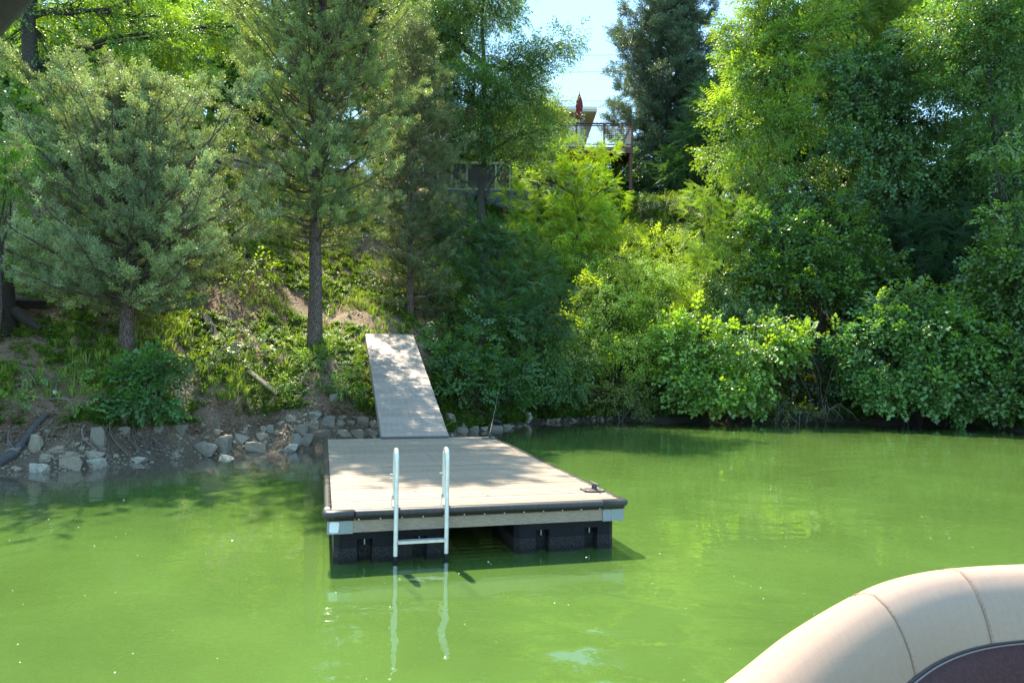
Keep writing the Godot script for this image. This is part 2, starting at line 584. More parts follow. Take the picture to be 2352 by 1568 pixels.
func materials() -> void:
	var soft := noise_tex(0.012, 4, 3, [[0.0, 0.62], [1.0, 1.0]])
	var grain := noise_tex(0.02, 5, 8, [[0.0, 0.55], [0.45, 0.85], [1.0, 1.0]])
	var speck := noise_tex(0.05, 4, 12, [[0.0, 0.35], [0.5, 0.8], [1.0, 1.0]])
	var rockt := noise_tex(0.02, 5, 21, [[0.0, 0.5], [0.4, 0.78], [0.7, 0.9], [1.0, 1.0]])
	var crust := noise_tex(0.035, 5, 31, [[0.0, 0.07], [0.5, 0.12], [0.62, 0.4], [1.0, 0.65]])
	var barkt := noise_tex(0.03, 4, 41, [[0.0, 0.12], [0.5, 0.62], [0.75, 1.0], [1.0, 1.0]])
	var fine := noise_tex(0.11, 3, 51, [[0.0, 0.0], [1.0, 1.0]])
	leafy("cedar_leaf", 0.42, Color(0.8, 0.8, 0.35), 0.5)
	leafy("glossy_leaf", 0.38, Color(1.0, 1.0, 0.4), 0.68)
	leafy("soft_leaf", 0.45, Color(1.0, 1.0, 0.35), 0.55)
	leafy("grass_blade", 0.5, Color(0.9, 0.9, 0.4), 0.4)
	leafy("dry_leaf", 0.75, Color(0.4, 0.3, 0.15), 0.3)
	grained("cedar_bark", lin(0.36, 0.26, 0.2), 0.9, barkt, Vector3(5, 0.5, 5), 4.0)
	grained("oak_bark", lin(0.16, 0.135, 0.11), 0.9, barkt, Vector3(4, 1.0, 4), 4.0)
	grained("pale_bark", lin(0.22, 0.2, 0.16), 0.9, barkt, Vector3(5, 1.2, 5), 1.0)
	grained("driftwood", lin(0.2, 0.18, 0.16), 0.9, barkt, Vector3(6, 6, 1.5), 1.5)
	grained("root_wood", lin(0.27, 0.22, 0.18), 0.85, soft, Vector3(6, 6, 6))
	grained("old_plank", lin(0.34, 0.27, 0.16), 0.85, grain, Vector3(1, 8, 8), 0.3)
	grained("dark_timber", lin(0.07, 0.05, 0.035), 0.9, barkt, Vector3(2, 6, 6), 1.0)
	for i in 4:
		var k: float = [1.0, 0.88, 1.08, 0.95][i]
		grained("deck_wood_%d" % i, lin(0.375 * k, 0.28 * k, 0.19 * k), 0.62, grain, Vector3(0.9 + 0.2 * i, 9, 9 + i), 0.25)
		grained("ramp_wood_%d" % i, lin(0.36 * k, 0.287 * k, 0.222 * k), 0.62, grain, Vector3(0.9 + 0.2 * i, 9, 9 + i), 0.25)
	grained("fascia_wood", lin(0.33, 0.27, 0.2), 0.65, noise_tex(0.02, 5, 77, [[0.0, 0.6], [0.42, 0.95], [0.5, 0.7], [0.58, 0.95], [1.0, 1.0]]), Vector3(0.8, 11, 11), 0.15)
	grained("vinyl_bumper", lin(0.045, 0.04, 0.038), 0.42, soft, Vector3(4, 4, 4))
	grained("galvanised", lin(0.42, 0.5, 0.52), 0.5, speck, Vector3(6, 6, 6))
	M.galvanised.metallic = 0.55
	mat("worn_paint", lin(0.62, 0.68, 0.68), 0.7)
	mat("bolt_steel", lin(0.3, 0.34, 0.36), 0.4, 0.6)
	mat("white_screw", lin(0.7, 0.7, 0.68), 0.4, 0.3)
	grained("float_plastic", lin(0.008, 0.012, 0.018), 0.5, soft, Vector3(3, 3, 3))
	M.float_plastic.metallic_specular = 0.3
	grained("float_crust", lin(0.15, 0.16, 0.14), 0.8, crust, Vector3(2.6, 1.8, 2.6))
	grained("aluminium", lin(0.76, 0.77, 0.74), 0.3, noise_tex(0.01, 2, 91, [[0.0, 0.9], [1.0, 1.0]]), Vector3(2, 2, 2))
	M.aluminium.metallic = 0.6
	grained("cleat_iron", lin(0.1, 0.085, 0.08), 0.5, soft, Vector3(9, 9, 9))
	mat("rope_yarn", lin(0.3, 0.3, 0.2), 0.9)
	for i in 5:
		var c: Array = [[0.42, 0.345, 0.235], [0.34, 0.295, 0.22], [0.53, 0.47, 0.36], [0.25, 0.185, 0.125], [0.31, 0.3, 0.235]][i]
		grained("stone_%d" % i, lin(c[0], c[1], c[2]), 0.85, rockt, Vector3(3.5, 6, 3.5), 1.8, rockt, true)
	var vinyl := grained("tan_vinyl", lin(0.41, 0.285, 0.205), 0.42, noise_tex(0.006, 2, 4, [[0.0, 0.94], [1.0, 1.0]]), Vector3(14, 14, 14), 0.035, noise_tex(0.05, 2, 5, [[0.0, 0.0], [1.0, 1.0]], FastNoiseLite.TYPE_CELLULAR))
	vinyl.metallic_specular = 0.45
	grained("plum_vinyl", lin(0.11, 0.048, 0.046), 0.62, soft, Vector3(14, 14, 14), 0.03, fine)
	M.plum_vinyl.metallic_specular = 0.25
	mat("piping", lin(0.22, 0.17, 0.14), 0.6)
	mat("trim_and_shadow", lin(0.04, 0.028, 0.026), 0.6)
	grained("canvas", lin(0.035, 0.033, 0.035), 0.8, soft, Vector3(30, 30, 30))
	grained("blue_siding", lin(0.2, 0.26, 0.33), 0.7, soft, Vector3(0.6, 3, 0.6))
	grained("pale_siding", lin(0.38, 0.41, 0.44), 0.7, soft, Vector3(0.6, 3, 0.6))
	mat("white_trim", lin(0.75, 0.75, 0.72), 0.6)
	mat("cream_trim", lin(0.6, 0.55, 0.38), 0.7)
	grained("shingles", lin(0.2, 0.19, 0.18), 0.9, speck, Vector3(2, 2, 2))
	mat("room_dark", lin(0.03, 0.03, 0.035), 0.8)
	var g := mat("window_glass", lin(0.6, 0.65, 0.68), 0.05)
	g.transparency = BaseMaterial3D.TRANSPARENCY_ALPHA
	g.albedo_color.a = 0.15
	grained("red_stain", lin(0.17, 0.055, 0.035), 0.65, grain, Vector3(3, 3, 3))
	mat("wire", lin(0.55, 0.55, 0.55), 0.4, 0.6)
	grained("umbrella_cloth", lin(0.26, 0.02, 0.03), 0.8, soft, Vector3(4, 4, 4))
	for i in 3:
		grained("block_%d" % i, lin(0.68 + 0.05 * i, 0.68 + 0.05 * i, 0.68 + 0.05 * i), 0.9, speck, Vector3(3, 3, 3), 0.5)
	mat("cable", lin(0.06, 0.09, 0.11), 0.6)
	mat("foam_white", lin(0.8, 0.82, 0.78), 0.7)
	grained("slime", lin(0.1, 0.11, 0.05), 0.7, M.float_crust.albedo_texture, Vector3(9, 4, 9))
	mat("petal", lin(0.8, 0.8, 0.78), 0.6)
	# the ground: its colours lie in its vertices, the texture adds grit
	var gr := grained("soil", Color.WHITE, 0.92, noise_tex(0.05, 5, 61, [[0.0, 0.45], [0.5, 0.85], [1.0, 1.0]]), Vector3(0.7, 0.7, 0.7), 4.0, noise_tex(0.03, 5, 62), true)
	gr.vertex_color_use_as_albedo = true
	# lake: a clear skin that mirrors, over water clouded with algae
	var w := mat("water_skin", Color(1, 1, 1, 0.0), 0.02)
	w.transparency = BaseMaterial3D.TRANSPARENCY_ALPHA
	w.heightmap_enabled = true
	w.heightmap_texture = noise_tex(0.008, 4, 71, [], FastNoiseLite.TYPE_SIMPLEX_SMOOTH, 1024)
	w.heightmap_scale = 0.3
	w.uv1_scale = Vector3(0.16, 0.22, 1)
	var k := mat("cloudy_water", Color.WHITE, 0.9)
	k.albedo_texture = noise_tex(0.006, 4, 81, [[0.0, 0.86], [1.0, 1.0]])
	k.uv1_triplanar = true
	k.uv1_world_triplanar = true
	k.uv1_scale = Vector3(0.12, 0.12, 0.12)
	k.transparency = BaseMaterial3D.TRANSPARENCY_ALPHA
	k.vertex_color_use_as_albedo = true
	k.metallic_specular = 0.0

func sprigs() -> void:
	rng.seed = 11
	S.cedar = cedar_spray(0.26)
	S.heart = sprig(9, 0.42, 0.135, 0.12, 0.7, 0.5)
	S.oval = sprig(13, 0.42, 0.105, 0.062, 0.7, 0.5)
	S.small = sprig(17, 0.4, 0.075, 0.045, 0.8, 0.5)
	S.oak = sprig(13, 0.34, 0.125, 0.042, 0.9, 0.6)
	S.big = sprig(7, 0.5, 0.2, 0.16, 0.5, 0.4)
	S.big_shoot = sprig(6, 0.45, 0.16, 0.115, 0.5, 0.4)
	S.locust = fronds(4, 0.36, 8, 0.062, 0.032, 0.9)
	S.walnut = fronds(3, 0.55, 8, 0.13, 0.045, 0.9)
	S.tree = fronds(4, 1.0, 10, 0.24, 0.09, 0.9)
	S.far = sprig(14, 0.7, 0.24, 0.15, 0.9, 0.6)
	S.tuft = tuft(16, 0.22)
	S.weed = weed(3, 0.3, 8, 0.07, 0.03)
	S.cover = weed(5, 0.16, 5, 0.065, 0.045, 0.8)
	S.goldenrod = weed(1, 0.75, 34, 0.085, 0.014, 0.15)
	var v := PackedVector3Array()
	var c := PackedColorArray()
	for i in 5:
		leaf(v, c, Vector3(rf(-0.12, 0.12), rf(0.005, 0.03), rf(-0.12, 0.12)), Vector3(rf(-1, 1), rf(-0.1, 0.25), rf(-1, 1)), Vector3(rf(-0.4, 0.4), 1, rf(-0.4, 0.4)), rf(0.05, 0.09), rf(0.03, 0.05), tone(rf(0.7, 1.3)))
	S.litter = raw(v, c)

# ---------------------------------------------------------------- setting
func steps(parts: Array) -> PackedFloat32Array:
	var a := PackedFloat32Array()
	for p in parts:
		var x: float = p[0]
		while x < p[1] - 0.001:
			a.append(x)
			x += p[2]
	a.append(parts[-1][1])
	return a

func sheet(xs: PackedFloat32Array, zs: PackedFloat32Array, height: Callable, colour: Callable) -> ArrayMesh:
	var v := PackedVector3Array()
	var c := PackedColorArray()
	var uv := PackedVector2Array()
	var ix := PackedInt32Array()
	var w := xs.size()
	for z in zs:
		for x in xs:
			var y: float = height.call(x, z)
			v.append(Vector3(x, y, z))
			c.append(colour.call(x, y, z))
			uv.append(Vector2(x, z))
	var nn := PackedVector3Array()
	nn.resize(v.size())
	for j in zs.size():
		for i in w:
			var a := v[j * w + mini(i + 1, w - 1)] - v[j * w + maxi(i - 1, 0)]
			var b := v[mini(j + 1, zs.size() - 1) * w + i] - v[maxi(j - 1, 0) * w + i]
			nn[j * w + i] = b.cross(a).normalized()
			if i < w - 1 and j < zs.size() - 1:
				var k := j * w + i
				ix.append_array([k, k + 1, k + w + 1, k, k + w + 1, k + w])
	var arr := []
	arr.resize(Mesh.ARRAY_MAX)
	arr[Mesh.ARRAY_VERTEX] = v
	arr[Mesh.ARRAY_NORMAL] = nn
	arr[Mesh.ARRAY_COLOR] = c
	arr[Mesh.ARRAY_TEX_UV] = uv
	arr[Mesh.ARRAY_INDEX] = ix
	var m := ArrayMesh.new()
	m.add_surface_from_arrays(Mesh.PRIMITIVE_TRIANGLES, arr)
	return m

func soil_colour(x: float, y: float, z: float) -> Color:
	var s := inland(x, z)
	var p := patch_noise.get_noise_2d(x * 4.0, z * 4.0)
	var q := patch_noise.get_noise_2d(x * 17.0 + 50.0, z * 17.0)
	var mud := Color(0.12, 0.085, 0.05)
	var clay := Color(0.25, 0.14, 0.078)
	var litter := Color(0.29, 0.21, 0.13)
	var moss := Color(0.085, 0.12, 0.032)
	var c := clay.lerp(litter, clampf(0.5 + q * 1.4, 0.0, 1.0))
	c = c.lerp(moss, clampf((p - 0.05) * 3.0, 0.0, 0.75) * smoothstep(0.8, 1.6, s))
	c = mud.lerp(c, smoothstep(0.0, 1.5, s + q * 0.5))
	if x > -1.0: c = c.lerp(Color(0.05, 0.04, 0.026), smoothstep(-1.0, 1.5, x) * 0.85)  # soil colour darkened for the shade under the overhanging bushes
	return c

func wave(x: float, z: float) -> float:
	var h := 0.0
	var r := Vector2(x - 11.0, z + 3.0).length()
	var k := smoothstep(1.5, 7.0, x) * smoothstep(-24.0, -17.0, z)
	k *= 0.5 + 0.5 * sin(x * 0.9 + z * 0.35 + 1.5 * sin(z * 0.4))
	h += 0.0016 * k * sin(r * 10.5 + 1.3 * sin(x * 0.7))
	h += 0.0012 * k * sin(r * 17.0 + z * 1.5 + 2.0 * sin(x * 0.5))
	h += 0.0004 * sin(x * 2.1 + z * 5.3) + 0.0003 * sin(-x * 1.3 + z * 7.1 + 1.0)
	var near := smoothstep(-8.0, -4.0, z) * (0.35 + 0.65 * smoothstep(-0.8, 0.3, x) * smoothstep(3.2, 1.8, x))
	h += near * (0.016 * ground_noise.get_noise_2d(x * 16.0, z * 26.0) + 0.004 * ground_noise.get_noise_2d(x * 50.0 + 9.0, z * 70.0))
	return h

func cloudy(x: float, y: float, z: float) -> Color:
	var depth := -land(x, z)
	var a: float = smoothstep(-y, 1.2, depth) * (0.5 if y > -0.1 else 0.55 if y > -0.2 else 0.65 if y > -0.4 else 0.75 if y > -0.6 else 1.0)
	return Color(MURK.r, MURK.g, MURK.b, a)

const MURK := Color(0.11, 0.207, 0.045)
var murk_depth := 0.0

func clear(_x: float, _y: float, _z: float) -> Color:
	return Color.WHITE

func low(_x: float, _z: float) -> float:
	return -murk_depth

func setting() -> void:
	var xs := steps([[-120, -40, 20], [-40, -15, 2.5], [-15, 17, 0.2], [17, 40, 2.3], [40, 120, 20]])
	var zs := steps([[-200, -60, 20], [-60, -34, 2], [-34, -10, 0.2], [-10, 0, 1], [0, 200, 40]])
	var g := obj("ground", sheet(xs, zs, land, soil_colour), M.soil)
	tag(g, "", "", "", "structure")
	g.set_meta("label", "brown earth bank rising steeply from the green water")
	var lake := thing("lake", "opaque algae green lake water around the floating dock", "", Vector3.ZERO)
	lake.set_meta("kind", "structure")
	xs = steps([[-150, -30, 30], [-30, -11, 1.0], [-11, 16, 0.11], [16, 40, 1.5], [40, 150, 30]])
	zs = steps([[-30, -24.5, 0.5], [-24.5, -8.0, 0.11], [-8, -3, 0.06], [-3, 2, 0.4], [2, 20, 3], [20, 200, 30]])
	obj("water_surface", sheet(xs, zs, wave, clear), M.water_skin, lake)
	xs = steps([[-150, -30, 30], [-30, -11, 1.0], [-11, 16, 0.4], [16, 40, 1.5], [40, 150, 30]])
	zs = steps([[-30, -24.5, 0.5], [-24.5, -10.0, 0.3], [-10, -6, 1], [-6, 2, 1.0], [2, 20, 3], [20, 200, 30]])
	for k in 5:
		murk_depth = [0.05, 0.15, 0.3, 0.5, 0.8][k]
		obj("cloudy_water", sheet(xs, zs, low, cloudy), M.cloudy_water, lake)
	# flecks of foam
	rng.seed = 77
	var st := surf()
	st.set_smooth_group(-1)
	for i in 90:
		var p := onwater(rf(0, 2352), rf(1130, 1565))
		var r := rf(0.002, 0.006) * (1.9 if i % 14 == 0 else 1.0)
		for k in 7:
			var a := TAU * k / 7.0
			var b := TAU * (k + 1) / 7.0
			st.add_vertex(p + Vector3(0, r * 0.5, 0)); st.add_vertex(p + Vector3(cos(b), 0, sin(b)) * r); st.add_vertex(p + Vector3(cos(a), 0, sin(a)) * r)
	tag(obj("foam_flecks", done(st), M.foam_white), "tiny white foam flecks scattered over the green water", "foam", "", "stuff")

func onwater(px: float, py: float) -> Vector3:
	var p := at(px, py, 10.0)
	var v := p - EYE
	var q := EYE + v * (-EYE.y / v.y)
	return Vector3(q.x, 0.004, q.z)

# ---------------------------------------------------------------- the dock and what belongs to it
func extrude(st: SurfaceTool, o: Array, x0: float, x1: float, t := Transform3D()) -> void:
	st.set_smooth_group(0)
	for i in o.size():
		var p: Vector2 = o[i]
		var q: Vector2 = o[(i + 1) % o.size()]
		quad(st, t * Vector3(x0, p.y, p.x), t * Vector3(x0, q.y, q.x), t * Vector3(x1, q.y, q.x), t * Vector3(x1, p.y, p.x))
	st.set_smooth_group(-1)
	var tri := Geometry2D.triangulate_polygon(PackedVector2Array(o))
	for e in [x0, x1]:
		for k in tri:
			st.add_vertex(t * Vector3(e, o[k].y, o[k].x))

func prism(st: SurfaceTool, o: Array, y0: float, y1: float) -> void:
	st.set_smooth_group(-1)
	for i in o.size():
		var p: Vector2 = o[i]
		var q: Vector2 = o[(i + 1) % o.size()]
		quad(st, Vector3(p.x, y0, p.y), Vector3(p.x, y1, p.y), Vector3(q.x, y1, q.y), Vector3(q.x, y0, q.y))
	var tri := Geometry2D.triangulate_polygon(PackedVector2Array(o))
	for e in [y0, y1]:
		for k in tri:
			st.add_vertex(Vector3(o[k].x, e, o[k].y))

func notched(w: float, d: float, inset: float) -> Array:
	var o := [Vector2(0.05, 0), Vector2(0, -0.05), Vector2(0, -d + 0.05), Vector2(0.05, -d), Vector2(w - 0.05, -d), Vector2(w, -d + 0.05), Vector2(w, -0.05), Vector2(w - 0.05, 0)]
	if inset > 0.0:
		for c in [0.76, 0.27]:
			for e in [[0.075, 0.0], [0.06, inset], [-0.06, inset], [-0.075, 0.0]]:
				o.append(Vector2(w * c + e[0], -e[1]))
	return o

const DOCK_W := 3.05
const DOCK_D := 6.05
const DECK_Y := 0.48

func dock() -> void:
	rng.seed = 5
	var d := thing("floating_dock", "tan composite floating dock with black bumper and black floats", "floating dock", Vector3(-1.74, 0, -6.9), deg_to_rad(14.8))
	var board := plank(DOCK_W - 0.06, 0.026, 0.1395, 0.012)
	var n := 42
	for i in n:
		var k := rf(-0.0015, 0.0015)
		obj("deck_board", board, M["deck_wood_%d" % (rng.randi() % 4)], d, Transform3D(Basis(Vector3(1, 0, 0), rf(-0.006, 0.006)), Vector3(DOCK_W / 2 + rf(-0.004, 0.004), DECK_Y - 0.026 + k, -0.045 - 0.144 * (i + 0.5) + 0.02)))
	# frame below
	for e in [[Vector3(0.0, 0.27, -0.045), Vector3(DOCK_W, 0.405, -0.005)], [Vector3(0.0, 0.27, -DOCK_D), Vector3(DOCK_W, 0.452, -DOCK_D + 0.04)], [Vector3(0.0, 0.27, -DOCK_D + 0.042), Vector3(0.04, 0.452, -0.047)], [Vector3(DOCK_W - 0.04, 0.27, -DOCK_D + 0.042), Vector3(DOCK_W, 0.452, -0.047)]]:
		obj("fascia_board", boxed(e[0], e[1]), M.fascia_wood, d)
	for i in 5:
		var x := 0.5 + 0.5 * i
		obj("joist", boxed(Vector3(x - 0.02, 0.28, -DOCK_D + 0.05), Vector3(x + 0.02, 0.452, -0.05)), M.ramp_wood_1, d)
	# bumper: D-shaped vinyl along the front and both sides, with moulded corners
	var prof := [Vector2(-0.035, 0.094), Vector2(0.0, 0.096), Vector2(0.025, 0.092), Vector2(0.042, 0.08), Vector2(0.05, 0.062), Vector2(0.05, 0.045), Vector2(0.042, 0.03), Vector2(0.022, 0.02), Vector2(0.02, 0.0), Vector2(0.0, 0.0), Vector2(0.0, 0.08), Vector2(-0.035, 0.086)]
	var slim := [Vector2(-0.04, 0.092), Vector2(0.0, 0.094), Vector2(0.022, 0.088), Vector2(0.034, 0.072), Vector2(0.034, 0.045), Vector2(0.024, 0.03), Vector2(0.012, 0.0), Vector2(0.0, 0.0), Vector2(0.0, 0.08), Vector2(-0.04, 0.086)]
	var st := surf()
	extrude(st, prof, 0.26, DOCK_W - 0.24, Transform3D(Basis(), Vector3(0, 0.392, 0)))
	var fb := obj("bumper", done(st), M.vinyl_bumper, d)
	st = surf()
	extrude(st, slim, 0.19, DOCK_D, Transform3D(Basis(Vector3.UP, PI / 2), Vector3(DOCK_W, 0.392, 0)))
	obj("bumper", done(st), M.vinyl_bumper, d)
	st = surf()
	extrude(st, slim, -DOCK_D, -0.19, Transform3D(Basis(Vector3.UP, -PI / 2), Vector3(0, 0.392, 0)))
	var lb := obj("bumper", done(st), M.vinyl_bumper, d)
	for right in [false, true]:
		st = surf()
		st.set_smooth_group(0)
		var path := []
		var nrm := []
		var sgn := 1.0 if right else -1.0
		var cx := DOCK_W if right else 0.0
		path.append(Vector3(cx - sgn * 0.245, 0, 0)); nrm.append(Vector3(0, 0, 1))
		path.append(Vector3(cx - sgn * 0.03, 0, 0)); nrm.append(Vector3(0, 0, 1))
		for i in 5:
			var a := PI / 2 * (i + 1) / 6.0
			path.append(Vector3(cx - sgn * 0.03 + sgn * 0.03 * sin(a), 0, -0.03 + 0.03 * cos(a))); nrm.append(Vector3(sgn * sin(a), 0, cos(a)))
		path.append(Vector3(cx, 0, -0.03)); nrm.append(Vector3(sgn, 0, 0))
		path.append(Vector3(cx, 0, -0.185)); nrm.append(Vector3(sgn, 0, 0))
		var ring := []
		for i in path.size():
			var r := []
			for q in prof:
				r.append(path[i] + nrm[i] * (q.x * 1.06 + 0.002) + Vector3(0, 0.391 + q.y * 1.03, 0))
			ring.append(r)
		for i in path.size() - 1:
			for k in prof.size():
				var m := (k + 1) % prof.size()
				if right: quad(st, ring[i][k], ring[i][m], ring[i + 1][m], ring[i + 1][k])
				else: quad(st, ring[i][k], ring[i + 1][k], ring[i + 1][m], ring[i][m])
		for e in [0, path.size() - 1]:
			for k in range(1, prof.size() - 1):
				st.add_vertex(ring[e][0]); st.add_vertex(ring[e][k]); st.add_vertex(ring[e][k + 1])
		obj("bumper_corner", done(st), M.vinyl_bumper, d)
	var head := SphereMesh.new()
	head.radius = 0.008
	head.height = 0.012
	head.radial_segments = 8
	head.rings = 4
	for i in 13:
		obj("screw", head, M.white_screw, fb, Transform3D(Basis(), Vector3(0.29 + 0.207 * i, 0.4, 0.022)))
	for i in 20:
		obj("screw", head, M.bolt_steel, lb, Transform3D(Basis().scaled(Vector3.ONE * 0.6), Vector3(0.022, 0.4865, -0.3 - 0.28 * i)))
	# galvanised corner plates
	for right in [false, true]:
		var x0 := DOCK_W - 0.235 if right else -0.004
		var pl := obj("corner_plate", boxed(Vector3(x0, 0.262, -0.003), Vector3(x0 + 0.24, 0.398, 0.005)), M.galvanised, d)
		var sx := DOCK_W + 0.004 if right else -0.004
		obj("corner_plate", boxed(Vector3(minf(sx, sx + (0.006 if not right else -0.006)), 0.262, -0.24), Vector3(maxf(sx, sx + (0.006 if not right else -0.006)), 0.398, -0.004)), M.galvanised, d)
		for bx in ([0.02, 0.105] if right else [0.135, 0.215]):
			for by in [0.285, 0.375]:
				var bolt := CylinderMesh.new()
				bolt.top_radius = 0.009
				bolt.bottom_radius = 0.011
				bolt.height = 0.01
				bolt.radial_segments = 10
				obj("bolt", bolt, M.bolt_steel, pl, Transform3D(Basis(Vector3(1, 0, 0), PI / 2), Vector3(x0 + bx, by, 0.009)))
		if not right:
			var o := []
			for i in 14:
				var a := TAU * i / 14.0
				o.append(Vector2(0.06 + 0.05 * signf(cos(a)) * pow(absf(cos(a)), 0.4) * rf(0.85, 1.0), 0.329 + 0.056 * signf(sin(a)) * pow(absf(sin(a)), 0.4) * rf(0.8, 1.0)))
			var wp := surf()
			for i in 14:
				var p: Vector2 = o[i]
				var q: Vector2 = o[(i + 1) % 14]
				wp.add_vertex(Vector3(0.055, 0.328, 0.0075)); wp.add_vertex(Vector3(q.x, q.y, 0.0065)); wp.add_vertex(Vector3(p.x, p.y, 0.0065))
			obj("worn_patch", done(wp), M.worn_paint, pl)
	# floats
	for f in [[0.06, -0.08], [1.88, -0.08], [0.06, -2.5], [1.88, -2.5], [0.06, -4.9], [1.88, -4.9]]:
		var w := 1.1
		var dep := 1.05
		st = surf()
		prism(st, notched(w, dep, 0.0), 0.185, 0.266)
		prism(st, notched(w, dep, 0.1), 0.105, 0.184)
		var fl := obj("float", done(st), M.float_plastic, d, Transform3D(Basis(), Vector3(f[0], 0, f[1])))
		st = surf()
		prism(st, notched(w, dep, 0.1), -0.3, 0.103)
		obj("waterline_crust", done(st), M.float_crust, fl)
		if f[1] > -1.0:
			for c in [0.27, 0.76]:
				obj("mounting_bolt", rod(Vector3(w * c, 0.12, -0.05), Vector3(w * c, 0.262, -0.05), 0.008), M.bolt_steel, fl)

func ladder() -> void:
	var l := thing("swim_ladder", "aluminium swim ladder with two hooped handrails at the dock edge", "ladder", Vector3(-1.74, 0, -6.9), deg_to_rad(14.8))
	for x in [0.64, 1.135]:
		var pts := [Vector3(x, -0.95, 0.085)]
		pts.append(Vector3(x, 0.95, 0.085))
		for i in 9:
			var a := PI * (i + 1) / 9.0
			pts.append(Vector3(x, 0.97 + 0.085 * sin(a), 0.0 + 0.085 * cos(a)))
		pts.append(Vector3(x, 0.56, -0.085))
		var r := []
		for p in pts: r.append(0.0225)
		var st := surf()
		tube(st, pts, r, 14)
		obj("handrail", done(st), M.aluminium, l)
		st = surf()
		box(st, Vector3(x - 0.035, DECK_Y + 0.004, -0.15), Vector3(x + 0.035, DECK_Y + 0.012, 0.0))
		box(st, Vector3(x - 0.035, DECK_Y + 0.0125, -0.13), Vector3(x - 0.027, DECK_Y + 0.12, -0.05))
		box(st, Vector3(x + 0.027, DECK_Y + 0.0125, -0.13), Vector3(x + 0.035, DECK_Y + 0.12, -0.05))
		obj("hinge_bracket", done(st), M.aluminium, l)
		st = surf()
		tube(st, [Vector3(x - 0.05, 0.8, -0.085), Vector3(x + 0.03, 0.8, -0.085)], [0.009, 0.009], 8)
		obj("locking_pin", done(st), M.bolt_steel, l)
		obj("slime_band", rod(Vector3(x, -0.3, 0.085), Vector3(x, 0.045, 0.085), 0.0234, 12), M.slime, l)
		for bz in [-0.03, -0.125]:
			obj("bolt", rod(Vector3(x + 0.02, DECK_Y + 0.008, bz), Vector3(x + 0.02, DECK_Y + 0.019, bz), 0.008, 8), M.bolt_steel, l)
			obj("bolt", rod(Vector3(x - 0.02, DECK_Y + 0.008, bz), Vector3(x - 0.02, DECK_Y + 0.019, bz), 0.008, 8), M.bolt_steel, l)
	for y in [0.165, -0.13, -0.42]:
		var st := surf()
		box(st, Vector3(0.66, y, 0.045), Vector3(1.115, y + 0.022, 0.125))
		for k in 6: box(st, Vector3(0.66, y + 0.0225, 0.05 + k * 0.0125), Vector3(1.115, y + 0.026, 0.056 + k * 0.0125))
		obj("tread", done(st), M.aluminium, l)

func cleat(label: String, lx: float, lz: float) -> void:
	var b := Basis(Vector3.UP, deg_to_rad(14.8))
	var c := thing("dock_cleat", label, "cleat", Vector3(-1.74, DECK_Y + 0.003, -6.9) + b * Vector3(lx, 0, lz), deg_to_rad(14.8), "cleats along the dock edge")
	var st := surf()
	var o := [Vector2(0.1, -0.09), Vector2(0.13, -0.05), Vector2(0.13, 0.09), Vector2(0.1, 0.12), Vector2(-0.06, 0.12), Vector2(-0.11, 0.06), Vector2(-0.11, -0.09)]
	prism(st, o, 0.0, 0.014)
	obj("base_plate", done(st), M.cleat_iron, c)
	st = surf()
	for z in [-0.025, 0.045]:
		tube(st, [Vector3(0.03, 0.012, z), Vector3(0.03, 0.07, z)], [0.02, 0.015], 10)
	obj("post", done(st), M.cleat_iron, c)
	st = surf()
	tube(st, [Vector3(0.03, 0.085, -0.12), Vector3(0.03, 0.078, -0.06), Vector3(0.03, 0.072, 0.01), Vector3(0.03, 0.078, 0.08), Vector3(0.03, 0.085, 0.14)], [0.008, 0.015, 0.019, 0.015, 0.008], 10)
	obj("horn", done(st), M.cleat_iron, c)
	for p in [Vector2(0.1, 0.08), Vector2(-0.07, 0.08), Vector2(0.1, -0.06), Vector2(-0.07, -0.06)]:
		var s := SphereMesh.new()
		s.radius = 0.011
		s.height = 0.012
		s.radial_segments = 8
		s.rings = 4
		obj("bolt", s, M.bolt_steel, c, Transform3D(Basis(), Vector3(p.x, 0.015, p.y)))

